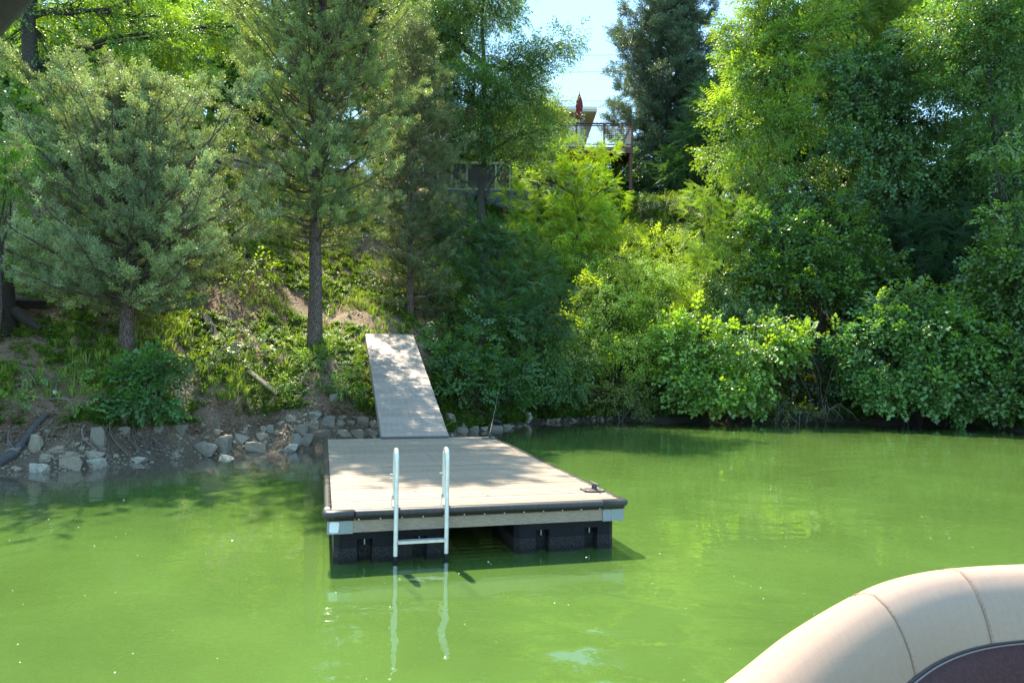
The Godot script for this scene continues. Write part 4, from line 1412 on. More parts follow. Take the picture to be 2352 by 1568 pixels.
func debris() -> void:
	rng.seed = 14
	log_on("driftwood_log", "dark weathered driftwood log slanting down the bank to the water", "log", [[104, 960], [80, 985], [55, 1020], [28, 1052], [-8, 1072]], [0.055, 0.065, 0.07, 0.085, 0.09], M.driftwood, 0.06)
	log_on("fallen_log", "upper pale split log lying on the rocks beyond the dock", "log", [[1079, 953], [1112, 958], [1146, 968]], [0.07, 0.08, 0.06], M.driftwood, 0.12, "split logs on the rocks")
	log_on("fallen_log", "lower pale split log lying beside the first, nearer the water", "log", [[1096, 964], [1124, 971], [1152, 979]], [0.06, 0.07, 0.05], M.driftwood, 0.1, "split logs on the rocks")
	log_on("leaning_stick", "dark stick leaning on the pale pointed rock by the water", "stick", [[1216, 946], [1232, 955], [1252, 968]], [0.025, 0.02, 0.012], M.dark_timber, 0.12)
	log_on("fallen_branch", "thin pale branch lying across the slope below the tallest cedar", "branch", [[668, 806], [600, 815], [520, 824], [434, 830]], [0.022, 0.02, 0.016, 0.01], M.pale_bark, 0.06)
	log_on("dead_twig", "long dead twig trailing down the sunny bank to the stones", "twig", [[556, 905], [520, 945], [484, 990], [447, 1006]], [0.006, 0.006, 0.008, 0.006], M.root_wood, 0.05)
	log_on("arching_twig", "bare arching twig over the mossy rock beside the gangway", "twig", [[745, 898], [772, 903], [800, 930], [820, 958]], [0.008, 0.008, 0.006, 0.004], M.root_wood, 0.22)
	# rope from the far cleat to the bank
	var a := Vector3(-1.74, DECK_Y + 0.07, -6.9) + Basis(Vector3.UP, deg_to_rad(14.8)) * Vector3(2.93, 0, -5.82)
	var b := hit(1153, 880) + Vector3(0, 0.5, 0)
	var pts := []
	var rad := []
	for k in 13:
		var t := k / 12.0
		pts.append(a.lerp(b, t) - Vector3(0, 0.12 * t * (1 - t) * 4.0, 0))
		rad.append(0.0028)
	var st := surf()
	tube(st, pts, rad, 6)
	tag(obj("mooring_rope", done(st), M.rope_yarn), "thin mooring rope running from the far cleat up to the bank", "rope")
	# planks, timber and a stump on the left bank
	var p0 := hit(569, 867)
	var p1 := hit(636, 918)
	plank_between("old_plank", "weathered plank leaning down the bank behind feathery weeds", p0 + Vector3(0, 0.14, 0), p1 + Vector3(0, 0.12, 0), 0.13, M.old_plank)
	p0 = hit(470, 745)
	p1 = hit(494, 778)
	plank_between("broken_board", "short dark board stuck in the dirt left of the square block", p0 + Vector3(0, 0.2, 0), p1 + Vector3(0, 0.05, 0), 0.16, M.driftwood)
	p0 = hit(26, 716)
	p1 = hit(98, 718)
	plank_between("landscape_timber", "dark square timber lying next to the black stump", p0 + Vector3(0, 0.1, 0), p1 + Vector3(0, 0.1, 0), 0.2, M.dark_timber, 0.18)
	var s := hit(0, 742)
	st = surf()
	tube(st, [Vector3(0, -0.3, 0), Vector3(0, 0.1, 0), Vector3(0.02, 0.5, 0), Vector3(0.02, 0.8, 0)], [0.36, 0.28, 0.22, 0.2], 11)
	var stump := thing("tree_stump", "black rotten tree stump at the left edge of the bank", "tree stump", s)
	obj("trunk", done(st), M.dark_timber, stump)
	for k in 5:
		var w := 1.2 * k
		st = surf()
		tube(st, [Vector3(cos(w) * 0.25, 0.25, sin(w) * 0.25), Vector3(cos(w) * 0.5, 0.05, sin(w) * 0.5), Vector3(cos(w) * 0.8, -0.1, sin(w) * 0.8)], [0.12, 0.09, 0.05], 7)
		obj("root", done(st), M.dark_timber, stump)
	roots("thick grey roots over the tall upright stone and brick-shaped rock", [[262, 972], [250, 985], [240, 1005], [258, 965]], 16, 1.0)
	roots("fine hanging roots below the pointed brown boulder", [[300, 985], [312, 965], [292, 975], [325, 975]], 16, 1.0)
	roots("tangled thin roots on the mud by the lone water stone", [[345, 1000], [372, 1005], [390, 990], [360, 1015]], 16, 0.9)
	roots("wiry roots and twigs behind the driftwood log", [[20, 1000], [120, 965], [160, 975], [190, 985], [40, 985]], 18, 1.0)
	# white bloom
	var f := hit(130, 915) + Vector3(0, 0.12, 0.05)
	var fl := thing("white_flower", "single white bloom in the weeds above the driftwood log", "flower", f)
	for k in 5:
		var v := PackedVector3Array()
		var c := PackedColorArray()
		var w := TAU * k / 5.0
		leaf(v, c, Vector3.ZERO, Vector3(cos(w), sin(w), 0.35), Vector3(0, 0, 1), 0.055, 0.055, Color.WHITE)
		obj("petal", raw(v, c), M.petal, fl)
	# dead branches dangling under the bushes on the far shore
	for e in [["bare tangled branches drooping to the water under the biggest round bush", 2150, 2245, 905, 2.6], ["thin dead twigs at the water below the gap between the bushes", 1780, 1960, 935, 1.6], ["dead twigs trailing in the water at the far end of the shore", 2260, 2345, 945, 1.4]]:
		var c := at((e[1] + e[2]) / 2.0, e[3], 22.3)
		var dk := thing("dead_branches", e[0], "dead branches", c, 0.0, "dead branches along the far shore")
		for k in 14:
			var p := at(rf(e[1], e[2]), e[3] + rf(-8, 10), 22.3 + rf(-0.3, 0.5)) - c
			var q := []
			var rr := []
			var dir := Vector3(rf(-1, 1), rf(-1.0, 0.0), rf(-0.3, 0.5)).normalized()
			for m in 9:
				q.append(p)
				rr.append(0.016 * (1.0 - 0.09 * m))
				dir = (dir + Vector3(rf(-0.45, 0.45), rf(-0.4, 0.15), rf(-0.2, 0.2))).normalized()
				p += dir * 0.09 * e[4] / 2.0
			st = surf()
			tube(st, q, rr, 5)
			obj("twig", done(st), M.pale_bark, dk)

func plank_between(called: String, label: String, a: Vector3, b: Vector3, w: float, m: Material, thick := 0.04) -> void:
	var x := (b - a).normalized()
	var y := (Vector3.UP - x * x.y).normalized()
	y = (y + x.cross(y) * 0.35).normalized()
	var z := x.cross(y)
	var o := obj(called, plank(a.distance_to(b), thick, w, 0.005), m, self, Transform3D(Basis(x, y, z), (a + b) / 2))
	tag(o, label, "plank")

# ---------------------------------------------------------------- vegetation
func look(mesh: String, leaf_mat: String, bark: String, tint: Color, more := {}) -> Dictionary:
	var d := {"mesh": S[mesh], "leaf": M[leaf_mat], "bark": M[bark], "tint": tint}
	d.merge(more, true)
	if mesh in ["heart", "small", "oval"] and not d.has("shoots"): d.shoots = S[{"heart": "big_shoot", "small": "oval", "oval": "walnut"}[mesh]]
	return d

func lobes(list: Array, dd := 0.0) -> Array:
	var a := []
	for l in list: a.append(lobe(l[0], l[1], l[2] + dd, l[3], l[4], l[5]))
	return a

func tree(called: String, label: String, px: float, d: float, topx: float, topy: float, r0: float, list: Array, lk: Dictionary, group := "") -> void:
	var b := foot(px, d)
	plant(called, label, "tree", group, b, straight(b, at(topx, topy, d + 0.3), 8, 0.12), r0, lobes(list), lk)

func bush(called: String, label: String, px: float, d: float, list: Array, lk: Dictionary, group := "") -> void:
	var b := foot(px, d)
	plant(called, label, "bush", group, b, [b], 0.05, lobes(list), lk)

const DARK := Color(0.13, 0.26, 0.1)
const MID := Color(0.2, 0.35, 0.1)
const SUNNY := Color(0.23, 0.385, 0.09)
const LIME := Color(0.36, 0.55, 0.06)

func cedars() -> void:
	rng.seed = 21
	var k := {"bark": M.cedar_bark, "leaf": M.cedar_leaf, "tint": Color(0.285, 0.39, 0.215), "yellow": 0.55, "asc": 0.75, "bare": 0.06, "group": "cedars on the bank"}
	cedar("cedar_tree", "blue green cedar with bushy crown low over the bank, nearest the left edge", foot(290, 14.7), 5.5, 0.15, [0.12, 0.3, 0.5, 0.76, 1.0], [2.6, 2.95, 2.45, 1.4, 0.2], 150, k)
	k = k.duplicate()
	k.merge({"tint": Color(0.265, 0.37, 0.15), "asc": 0.85, "bare": 0.12, "yellow": 0.6, "dens": 19.0}, true)
	cedar("cedar_tree", "tallest cedar with bare reddish lower trunk beside the gangway", foot(722, 17.8), 13.5, 0.175, [0.18, 0.29, 0.4, 0.52, 0.66, 1.0], [1.5, 2.4, 2.75, 2.5, 2.1, 0.2], 260, k)
	k = k.duplicate()
	k.merge({"tint": Color(0.16, 0.22, 0.12), "asc": 0.5}, true)
	cedar("cedar_tree", "darker cedar standing close behind the tallest cedar", foot(940, 21.5), 8.8, 0.11, [0.03, 0.35, 0.6, 1.0], [1.5, 1.75, 1.5, 0.2], 130, k)
	k = k.duplicate()
	k.merge({"tint": Color(0.135, 0.2, 0.125), "asc": 0.5, "scale": 2.3, "dens": 12.0, "bare": 0.05, "yellow": 0.1, "group": ""}, true)
	cedar("cedar_tree", "large grey dark cedar on the hilltop beside the raised deck", foot(1532, 40.0), 14.6, 0.3, [0.02, 0.3, 0.55, 0.8, 1.0], [3.7, 4.0, 3.4, 2.5, 0.3], 240, k)

func trees() -> void:
	rng.seed = 22
	tree("oak_tree", "dark trunked oak with long bare limb reaching over the house", 1105, 26, 1112, -150, 0.17, [[1000, 60, 26, 1.9, 1.6, 1.8], [1110, -30, 26.5, 2.0, 1.5, 1.9], [1170, 160, 26, 1.3, 1.0, 1.2], [1250, 140, 25.6, 0.9, 0.55, 0.7], [1298, 92, 25.6, 0.5, 0.4, 0.45], [1080, 230, 25.5, 1.7, 1.1, 1.5], [1150, 300, 25.5, 1.1, 0.75, 1.1], [960, 200, 26, 1.3, 1.2, 1.3], [1050, 330, 25.5, 1.1, 0.7, 1.0], [930, 330, 26, 0.9, 0.8, 0.9], [1235, 300, 25.5, 0.8, 0.5, 0.7], [1190, 350, 25.5, 0.9, 0.45, 0.7], [1295, 288, 25.8, 0.4, 0.3, 0.4], [1200, 215, 25.8, 0.9, 0.7, 0.8]], look("oak", "glossy_leaf", "oak_bark", Color(0.14, 0.26, 0.085), {"per": 4.6, "sprigs": 12, "cluster": 0.42, "vary": 0.25}))
	tree("pale_tree", "pale green airy tree beside the house, behind the oak's long limb", 1235, 32, 1240, 210, 0.12, [[1200, 225, 32.5, 1.5, 1.2, 1.4], [1245, 255, 32.5, 0.8, 0.8, 1.0], [1270, 310, 32, 0.6, 0.5, 0.7], [1180, 310, 32.5, 1.0, 0.8, 1.0]], look("oak", "soft_leaf", "oak_bark", Color(0.27, 0.38, 0.1), {"per": 4.5, "sprigs": 12, "scale": 1.1}))
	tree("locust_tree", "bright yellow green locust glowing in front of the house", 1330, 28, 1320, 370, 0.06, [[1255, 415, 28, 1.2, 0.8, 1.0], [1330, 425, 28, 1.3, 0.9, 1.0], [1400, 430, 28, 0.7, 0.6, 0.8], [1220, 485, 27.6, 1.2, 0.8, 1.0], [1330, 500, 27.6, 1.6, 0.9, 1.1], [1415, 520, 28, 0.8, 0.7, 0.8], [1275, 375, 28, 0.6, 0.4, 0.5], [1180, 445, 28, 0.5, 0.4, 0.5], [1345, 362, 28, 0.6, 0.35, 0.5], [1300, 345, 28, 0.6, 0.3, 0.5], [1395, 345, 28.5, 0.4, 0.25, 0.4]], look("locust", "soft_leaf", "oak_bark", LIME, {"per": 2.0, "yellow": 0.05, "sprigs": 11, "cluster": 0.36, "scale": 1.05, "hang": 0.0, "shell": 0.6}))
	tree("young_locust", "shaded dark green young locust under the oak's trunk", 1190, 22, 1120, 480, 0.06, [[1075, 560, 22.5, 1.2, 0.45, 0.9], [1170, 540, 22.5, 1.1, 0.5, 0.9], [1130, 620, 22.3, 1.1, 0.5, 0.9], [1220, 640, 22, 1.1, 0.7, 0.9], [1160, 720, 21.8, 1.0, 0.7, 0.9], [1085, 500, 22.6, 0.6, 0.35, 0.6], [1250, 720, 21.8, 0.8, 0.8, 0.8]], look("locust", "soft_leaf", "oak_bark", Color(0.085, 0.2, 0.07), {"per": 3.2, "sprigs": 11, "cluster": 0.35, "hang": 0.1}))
	tree("walnut_tree", "sunny yellow green walnut tree right of the sky gap", 1790, 30, 1800, -120, 0.17, [[1745, 60, 30, 1.3, 1.6, 1.4], [1810, -20, 30, 2.0, 1.6, 2.0], [1765, 170, 29.5, 1.7, 1.3, 1.6], [1680, 260, 29.5, 0.8, 0.5, 0.8], [1680, 335, 29, 1.2, 0.7, 1.1], [1850, 100, 29.5, 1.5, 1.4, 1.5], [1760, 300, 29, 1.5, 0.8, 1.3], [1835, 260, 29, 1.1, 0.9, 1.1], [1740, 400, 28.5, 1.3, 0.8, 1.1]], look("oval", "glossy_leaf", "oak_bark", SUNNY, {"per": 1.8, "sprigs": 15, "cluster": 0.5, "scale": 1.3, "yellow": 0.12, "vary": 0.4}))
	tree("walnut_tree", "feathery leaved walnut crown between the sunny walnut and the vine tree", 1985, 31.5, 1960, -150, 0.16, [[1950, 10, 31, 1.7, 1.5, 1.7], [2040, -20, 31, 1.6, 1.5, 1.6], [1900, 150, 30.5, 1.1, 0.9, 1.0], [1910, 30, 30, 1.0, 1.0, 1.0]], look("walnut", "soft_leaf", "oak_bark", MID, {"per": 2.4, "sprigs": 9, "cluster": 0.5, "hang": 0.35}))
	tree("vine_covered_tree", "dark tree smothered in heart shaped vine leaves", 2085, 28, 2060, 120, 0.2, [[1990, 200, 28, 1.9, 1.4, 1.5], [2090, 285, 28, 1.7, 1.2, 1.5], [2000, 335, 27.5, 1.5, 0.8, 1.3], [2050, 440, 27, 1.6, 0.9, 1.3], [2170, 390, 27.5, 1.4, 1.1, 1.3], [2110, 150, 28.5, 1.3, 1.0, 1.2]], look("heart", "glossy_leaf", "oak_bark", DARK, {"per": 3.0, "sprigs": 12, "cluster": 0.42, "hang": 0.9, "shell": 0.3, "vary": 0.25}))
	tree("broadleaf_tree", "bright leaved tree filling the upper corner beside the vine tree", 2300, 25, 2260, -110, 0.18, [[2180, 40, 26, 1.5, 1.3, 1.4], [2270, 20, 25.5, 1.6, 1.5, 1.5], [2240, 150, 25.5, 1.3, 1.0, 1.2], [2345, 120, 25, 1.2, 1.2, 1.2], [2200, 230, 26, 1.1, 0.8, 1.1], [2315, 285, 25, 1.1, 1.0, 1.1], [2340, 410, 24.5, 1.0, 0.9, 1.0]], look("oval", "glossy_leaf", "oak_bark", Color(0.15, 0.29, 0.1), {"per": 1.9, "yellow": 0.05, "sprigs": 15, "cluster": 0.5, "scale": 1.3, "vary": 0.4}))
	tree("maple_tree", "large shady maple with dark trunk at the frame's upper left", 30, 22, 100, -520, 0.3, [[70, 60, 22.5, 1.6, 1.4, 1.5], [180, 20, 23.5, 1.9, 1.5, 1.6], [320, 40, 24, 1.7, 1.4, 1.5], [120, 190, 23, 1.4, 1.0, 1.3], [240, 140, 24, 1.5, 1.0, 1.3], [430, 80, 25, 1.5, 1.3, 1.4], [420, 200, 25, 1.2, 0.9, 1.2], [20, 300, 22, 0.9, 0.8, 0.9], [540, 60, 26, 1.2, 1.4, 1.2], [60, -250, 22, 2.4, 2.0, 2.4], [220, -280, 22.5, 2.4, 2.0, 2.4], [110, -480, 22, 2.2, 2.0, 2.2]], look("oval", "glossy_leaf", "oak_bark", Color(0.21, 0.37, 0.09), {"per": 2.0, "yellow": 0.1, "sprigs": 11, "cluster": 0.42, "shell": 0.55}))
	tree("hilltop_tree", "dark shrubby tree at the foot of the large grey cedar", 1600, 36, 1600, 240, 0.12, [[1610, 310, 36, 1.3, 1.2, 1.2], [1575, 390, 36, 1.4, 1.0, 1.2], [1640, 240, 36, 0.9, 0.9, 0.9], [1660, 380, 36, 1.4, 1.1, 1.2]], look("walnut", "soft_leaf", "oak_bark", DARK, {"per": 2.6, "sprigs": 9, "cluster": 0.5}))
	var wood := "woodland trees behind the bank"
	var far := {"per": 1.8, "sprigs": 10, "cluster": 0.7, "shell": 0.5}
	tree("woodland_tree", "yellow green woodland tree seen between the two big cedars", 470, 32, 480, -220, 0.2, [[450, 140, 32, 2.1, 1.8, 1.9], [560, 0, 32, 1.9, 1.8, 1.9], [610, 180, 33, 1.5, 1.3, 1.5], [380, 300, 31, 1.5, 1.0, 1.3], [480, 330, 31, 1.3, 0.8, 1.2], [560, 290, 33, 1.7, 1.1, 1.5], [640, 330, 34, 1.4, 0.8, 1.4], [690, 240, 34, 1.4, 1.2, 1.4]], look("far", "glossy_leaf", "oak_bark", SUNNY, far), wood)
	tree("woodland_tree", "tall green woodland tree rising between the tallest cedar and oak", 860, 34, 870, -220, 0.2, [[900, 20, 34, 2.1, 2.1, 2.0], [830, 150, 34, 1.9, 1.7, 1.8], [960, 110, 33, 1.7, 1.7, 1.6], [880, 300, 33, 1.5, 1.3, 1.4], [760, 60, 34, 1.8, 1.8, 1.8]], look("far", "glossy_leaf", "oak_bark", Color(0.15, 0.26, 0.06), far), wood)
	tree("woodland_tree", "dark woodland tree beyond the maple at the frame's edge", -60, 28, -70, -120, 0.25, [[-60, 60, 28, 2.5, 2.4, 2.4], [40, 240, 28, 2.2, 1.8, 2.0], [-100, 350, 27, 2.2, 1.8, 2.0], [130, 330, 30, 2.2, 1.5, 2.0]], look("far", "glossy_leaf", "oak_bark", MID, far), wood)
	tree("woodland_tree", "green woodland tree between the maple and the blue green cedar's top", 250, 36, 260, -200, 0.22, [[240, 100, 36, 2.6, 2.2, 2.4], [320, 260, 36, 2.4, 1.8, 2.2], [150, 250, 36, 2.2, 1.8, 2.2], [340, 0, 36, 2.3, 2.0, 2.3]], look("far", "glossy_leaf", "oak_bark", SUNNY, far), wood)
	tree("woodland_tree", "woodland tree behind the sunny walnut, over the hilltop", 1740, 39, 1750, 0, 0.2, [[1740, 200, 39, 2.4, 2.4, 2.2], [1690, 380, 38, 2.0, 1.5, 1.8], [1840, 330, 38, 2.4, 2.0, 2.0]], look("far", "glossy_leaf", "oak_bark", MID, far), wood)
	tree("woodland_tree", "dark woodland tree behind the vine covered tree", 2000, 38, 2000, -100, 0.22, [[1960, 150, 38, 2.8, 2.6, 2.4], [2090, 80, 38, 2.8, 2.6, 2.4], [2000, 380, 37, 2.8, 2.0, 2.2]], look("far", "glossy_leaf", "oak_bark", DARK, far), wood)
	tree("woodland_tree", "dark woodland tree closing the view past the bright corner tree", 2300, 34, 2300, -100, 0.22, [[2230, 100, 34, 2.6, 2.4, 2.2], [2360, 150, 33, 2.6, 2.6, 2.2], [2280, 380, 33, 2.6, 2.0, 2.2]], look("far", "glossy_leaf", "oak_bark", DARK, far), wood)

func bushes() -> void:
	rng.seed = 23
	var g := "thicket along the far shore"
	var b := {"per": 3.2, "sprigs": 14, "cluster": 0.34, "hang": 0.8, "shell": 0.3, "vary": 0.25}
	var side := {"per": 2.6, "sprigs": 11, "cluster": 0.42, "hang": 0.3, "shell": 0.35}
	bush("shore_bush", "bright green bush of heart shaped leaves overhanging the water, mid shore", 1680, 23.6, [[1600, 790, 23.2, 1.1, 1.0, 1.0], [1700, 800, 23.1, 1.3, 1.2, 1.1], [1765, 785, 23.2, 0.8, 0.85, 0.9], [1650, 880, 22.7, 1.2, 0.7, 0.9], [1745, 880, 22.7, 0.8, 0.7, 0.8], [1600, 880, 22.8, 0.8, 0.7, 0.8]], look("heart", "glossy_leaf", "oak_bark", Color(0.21, 0.4, 0.075), b), g)
	bush("shore_bush", "biggest round dark green bush overhanging the water", 2110, 23.4, [[2030, 800, 22.9, 1.4, 1.3, 1.2], [2130, 770, 22.9, 1.5, 1.3, 1.3], [2210, 820, 22.7, 1.2, 1.2, 1.1], [2080, 890, 22.4, 1.5, 0.7, 1.0], [2190, 890, 22.3, 1.2, 0.7, 0.9], [2020, 870, 22.6, 0.7, 0.7, 0.7], [2060, 715, 23.0, 0.9, 0.5, 0.8]], look("heart", "glossy_leaf", "oak_bark", Color(0.145, 0.31, 0.085), b), g)
	bush("shore_bush", "yellow green tangle of bushes between young locust and the bright mid shore bush", 1420, 24.6, [[1390, 700, 24.6, 1.4, 1.2, 1.1], [1470, 640, 25, 1.2, 1.0, 1.1], [1520, 740, 24.2, 1.0, 1.1, 1.0], [1350, 790, 24, 1.1, 1.0, 1.0], [1450, 810, 23.8, 1.2, 0.9, 1.0], [1540, 660, 25, 1.0, 0.8, 1.0]], look("small", "soft_leaf", "oak_bark", Color(0.35, 0.53, 0.07), b), g)
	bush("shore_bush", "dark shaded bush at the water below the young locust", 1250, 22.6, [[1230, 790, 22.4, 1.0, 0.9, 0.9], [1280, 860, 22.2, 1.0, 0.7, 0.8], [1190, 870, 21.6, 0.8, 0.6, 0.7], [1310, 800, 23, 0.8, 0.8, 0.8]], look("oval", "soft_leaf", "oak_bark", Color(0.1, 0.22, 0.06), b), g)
	bush("kudzu_bank", "low broad leaved green thicket on the bank beside the gangway", 1060, 19.6, [[1010, 830, 19.2, 0.7, 0.45, 0.7], [1090, 800, 19.8, 1.0, 0.5, 0.8], [1070, 880, 18.9, 0.9, 0.4, 0.7], [1150, 860, 20, 0.9, 0.5, 0.8], [1030, 770, 20.2, 0.8, 0.35, 0.7], [1180, 920, 20.3, 0.8, 0.35, 0.6], [1120, 740, 20.8, 0.9, 0.4, 0.7]], look("big", "soft_leaf", "oak_bark", Color(0.1, 0.22, 0.065), {"per": 3.2, "sprigs": 9, "cluster": 0.33, "hang": 0.1, "scale": 0.62}), g)
	bush("vine_bank", "dark vine wall at the right end of the shore", 2330, 22.2, [[2330, 620, 22.6, 1.2, 1.3, 1.1], [2350, 780, 22, 1.1, 1.3, 1.0], [2300, 880, 21.8, 1.0, 0.8, 0.9], [2360, 900, 21.4, 0.9, 0.7, 0.8], [2260, 700, 23.2, 0.8, 1.0, 0.9]], look("heart", "glossy_leaf", "oak_bark", Color(0.11, 0.23, 0.055), b), g)
	bush("vine_mound", "dark green vine mound above the biggest round bush", 1900, 26, [[1800, 560, 26.2, 1.7, 1.2, 1.3], [1900, 540, 26.4, 1.6, 1.3, 1.3], [1870, 660, 25.4, 1.7, 1.0, 1.2], [1760, 640, 25.6, 1.1, 1.0, 1.1], [1980, 640, 25.6, 1.3, 1.0, 1.1]], look("heart", "glossy_leaf", "oak_bark", Color(0.11, 0.23, 0.05), side), g)
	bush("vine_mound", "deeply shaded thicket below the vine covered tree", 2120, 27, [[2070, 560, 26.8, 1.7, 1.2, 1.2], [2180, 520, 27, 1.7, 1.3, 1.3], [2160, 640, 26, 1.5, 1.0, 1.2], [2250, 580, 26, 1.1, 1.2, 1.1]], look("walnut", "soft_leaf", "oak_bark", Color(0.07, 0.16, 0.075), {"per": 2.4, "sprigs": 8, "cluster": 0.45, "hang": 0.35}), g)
	bush("sumac_bush", "sunny sumac with feather leaves standing above the thicket", 1640, 27, [[1610, 520, 27, 0.9, 1.0, 0.9], [1690, 520, 27, 1.0, 0.9, 0.9], [1630, 440, 27.2, 0.6, 0.6, 0.6], [1720, 440, 27.2, 0.6, 0.5, 0.6], [1650, 610, 26.2, 1.1, 0.8, 0.9], [1730, 600, 26.4, 0.8, 0.9, 0.8]], look("walnut", "soft_leaf", "oak_bark", SUNNY, {"per": 2.8, "sprigs": 6, "cluster": 0.4, "hang": 0.0, "scale": 0.9}), g)
	bush("small_bush", "rounded dark bush in the sunny clearing above the thicket", 1680, 25.2, [[1670, 680, 25, 0.8, 0.9, 0.8], [1710, 720, 24.6, 0.7, 0.7, 0.7]], look("oval", "glossy_leaf", "oak_bark", Color(0.12, 0.24, 0.055), b), g)
	bush("small_bush", "sunlit leafy mound on the slope under the bright locust", 1490, 29, [[1420, 590, 28, 1.3, 0.7, 1.0], [1500, 560, 29, 1.1, 0.6, 0.9], [1340, 600, 27, 1.2, 0.7, 1.0], [1280, 560, 27.5, 1.1, 0.6, 0.9], [1560, 590, 28, 0.9, 0.6, 0.8]], look("small", "soft_leaf", "oak_bark", Color(0.36, 0.55, 0.06), side), g)
	bush("added_dark_bush", "added dark bush closing off the sky under the raised deck's end", 1400, 37.5, [[1385, 420, 37.5, 1.3, 1.2, 1.0], [1425, 385, 37.8, 0.9, 1.0, 0.9], [1440, 450, 37.5, 1.0, 1.0, 0.9]], look("far", "glossy_leaf", "oak_bark", DARK, {"per": 3.0, "sprigs": 11, "cluster": 0.45, "scale": 0.8}), "")  # bush added to put darkness under the deck instead of bright sky
	bush("vine_mound", "dark leafy mound on the steep slope above the other vine mounds", 1950, 29, [[1850, 430, 29, 1.5, 1.0, 1.2], [1960, 420, 29.5, 1.5, 1.2, 1.2], [1780, 480, 28, 1.1, 0.8, 1.0], [2080, 470, 29, 1.5, 1.2, 1.2], [2230, 450, 28, 1.4, 1.2, 1.2], [2320, 500, 26, 1.2, 1.1, 1.1]], look("heart", "glossy_leaf", "oak_bark", DARK, side), g)
	bush("willow_scrub", "low pale narrow leaved scrub at the water before the tangle", 1430, 23, [[1400, 915, 22.8, 0.7, 0.45, 0.5], [1460, 925, 22.6, 0.7, 0.4, 0.5], [1430, 885, 23, 0.5, 0.4, 0.5]], look("oak", "soft_leaf", "pale_bark", Color(0.24, 0.31, 0.09), {"per": 4.0, "sprigs": 8, "cluster": 0.25, "scale": 0.8}), g)
	bush("willow_scrub", "low grey green scrub at the waterline in the dark gap", 1840, 22.8, [[1790, 935, 22.5, 0.6, 0.3, 0.4], [1860, 945, 22.4, 0.6, 0.25, 0.4]], look("oak", "soft_leaf", "pale_bark", Color(0.16, 0.2, 0.09), {"per": 4.0, "sprigs": 6, "cluster": 0.2, "scale": 0.7}), g)
	bush("gap_bush", "bush tinted dark as the shaded hollow between the two round shore bushes", 1890, 24.4, [[1880, 800, 24.2, 0.9, 0.9, 0.8], [1870, 880, 23.8, 0.8, 0.7, 0.7]], look("oval", "glossy_leaf", "oak_bark", Color(0.05, 0.11, 0.05), {"per": 1.6, "sprigs": 9, "shoots": S.small}), g)  # leaf tint darkened to paint the shade of the hollow
	bush("arching_spray", "sunny spray of broad leaves bridging the gap between round bushes", 1900, 23, [[1800, 775, 22.6, 0.35, 0.12, 0.25], [1860, 768, 22.5, 0.4, 0.14, 0.25], [1925, 762, 22.5, 0.3, 0.12, 0.25]], look("big", "soft_leaf", "oak_bark", SUNNY, {"per": 7.0, "sprigs": 4, "cluster": 0.16, "scale": 0.7, "hang": 0.0}), g)
	bush("arching_spray", "yellowish leaf spray topping the biggest round bush", 2080, 22.9, [[2010, 700, 22.6, 0.35, 0.14, 0.3], [2120, 682, 22.6, 0.5, 0.16, 0.3], [2160, 655, 22.8, 0.25, 0.12, 0.2]], look("big", "soft_leaf", "oak_bark", MID, {"per": 6.0, "sprigs": 4, "cluster": 0.16, "scale": 0.7, "hang": 0.0}), g)
	bush("maple_sapling", "light green maple sapling at the shore's end below the bright corner tree", 2330, 23, [[2310, 500, 22.8, 0.8, 0.6, 0.7], [2290, 330, 23.4, 0.5, 0.5, 0.5], [2345, 560, 22.4, 0.7, 0.5, 0.6]], look("big", "soft_leaf", "oak_bark", MID, {"per": 3.2, "sprigs": 9, "cluster": 0.3, "scale": 0.65}), g)
	# the left bank
	var l := "weeds and bushes on the near bank"
	bush("leafy_weed", "dark green broad leaved bush at the foot of the blue green cedar", 345, 13.9, [[330, 850, 13.8, 0.42, 0.4, 0.35], [380, 830, 14, 0.4, 0.38, 0.35], [310, 920, 13.3, 0.4, 0.25, 0.3], [370, 910, 13.5, 0.35, 0.25, 0.3]], look("big", "soft_leaf", "root_wood", Color(0.1, 0.24, 0.065), {"per": 13.0, "sprigs": 7, "cluster": 0.15, "scale": 0.5, "hang": 0.2}), l)
	bush("leafy_weed", "fresh green weeds wrapping the foot of the tallest cedar", 735, 17.2, [[720, 820, 17.1, 0.5, 0.35, 0.35], [770, 850, 16.9, 0.45, 0.3, 0.35], [690, 880, 16.4, 0.45, 0.22, 0.35], [780, 900, 16.5, 0.45, 0.22, 0.35], [840, 870, 17.2, 0.25, 0.45, 0.3]], look("small", "soft_leaf", "root_wood", Color(0.17, 0.32, 0.06), {"per": 12.0, "sprigs": 8, "cluster": 0.18, "scale": 0.7}), l)
	bush("leafy_weed", "sunlit weeds with glossy leaves in the dirt between the cedars", 480, 15.6, [[460, 820, 15.4, 0.4, 0.16, 0.3], [520, 790, 16, 0.45, 0.15, 0.35], [440, 860, 15, 0.3, 0.16, 0.25], [600, 790, 16.6, 0.4, 0.14, 0.3]], look("big", "glossy_leaf", "root_wood", Color(0.2, 0.33, 0.07), {"per": 13.0, "sprigs": 5, "cluster": 0.14, "scale": 0.42}), l)
	bush("leafy_weed", "leafy weeds among the grass above the driftwood log", 110, 13.2, [[60, 850, 13.4, 0.45, 0.14, 0.35], [140, 860, 13.6, 0.45, 0.14, 0.35], [30, 920, 12.6, 0.4, 0.12, 0.3], [170, 930, 12.9, 0.45, 0.12, 0.3]], look("big", "soft_leaf", "root_wood", Color(0.15, 0.29, 0.06), {"per": 12.0, "sprigs": 5, "cluster": 0.14, "scale": 0.38}), l)
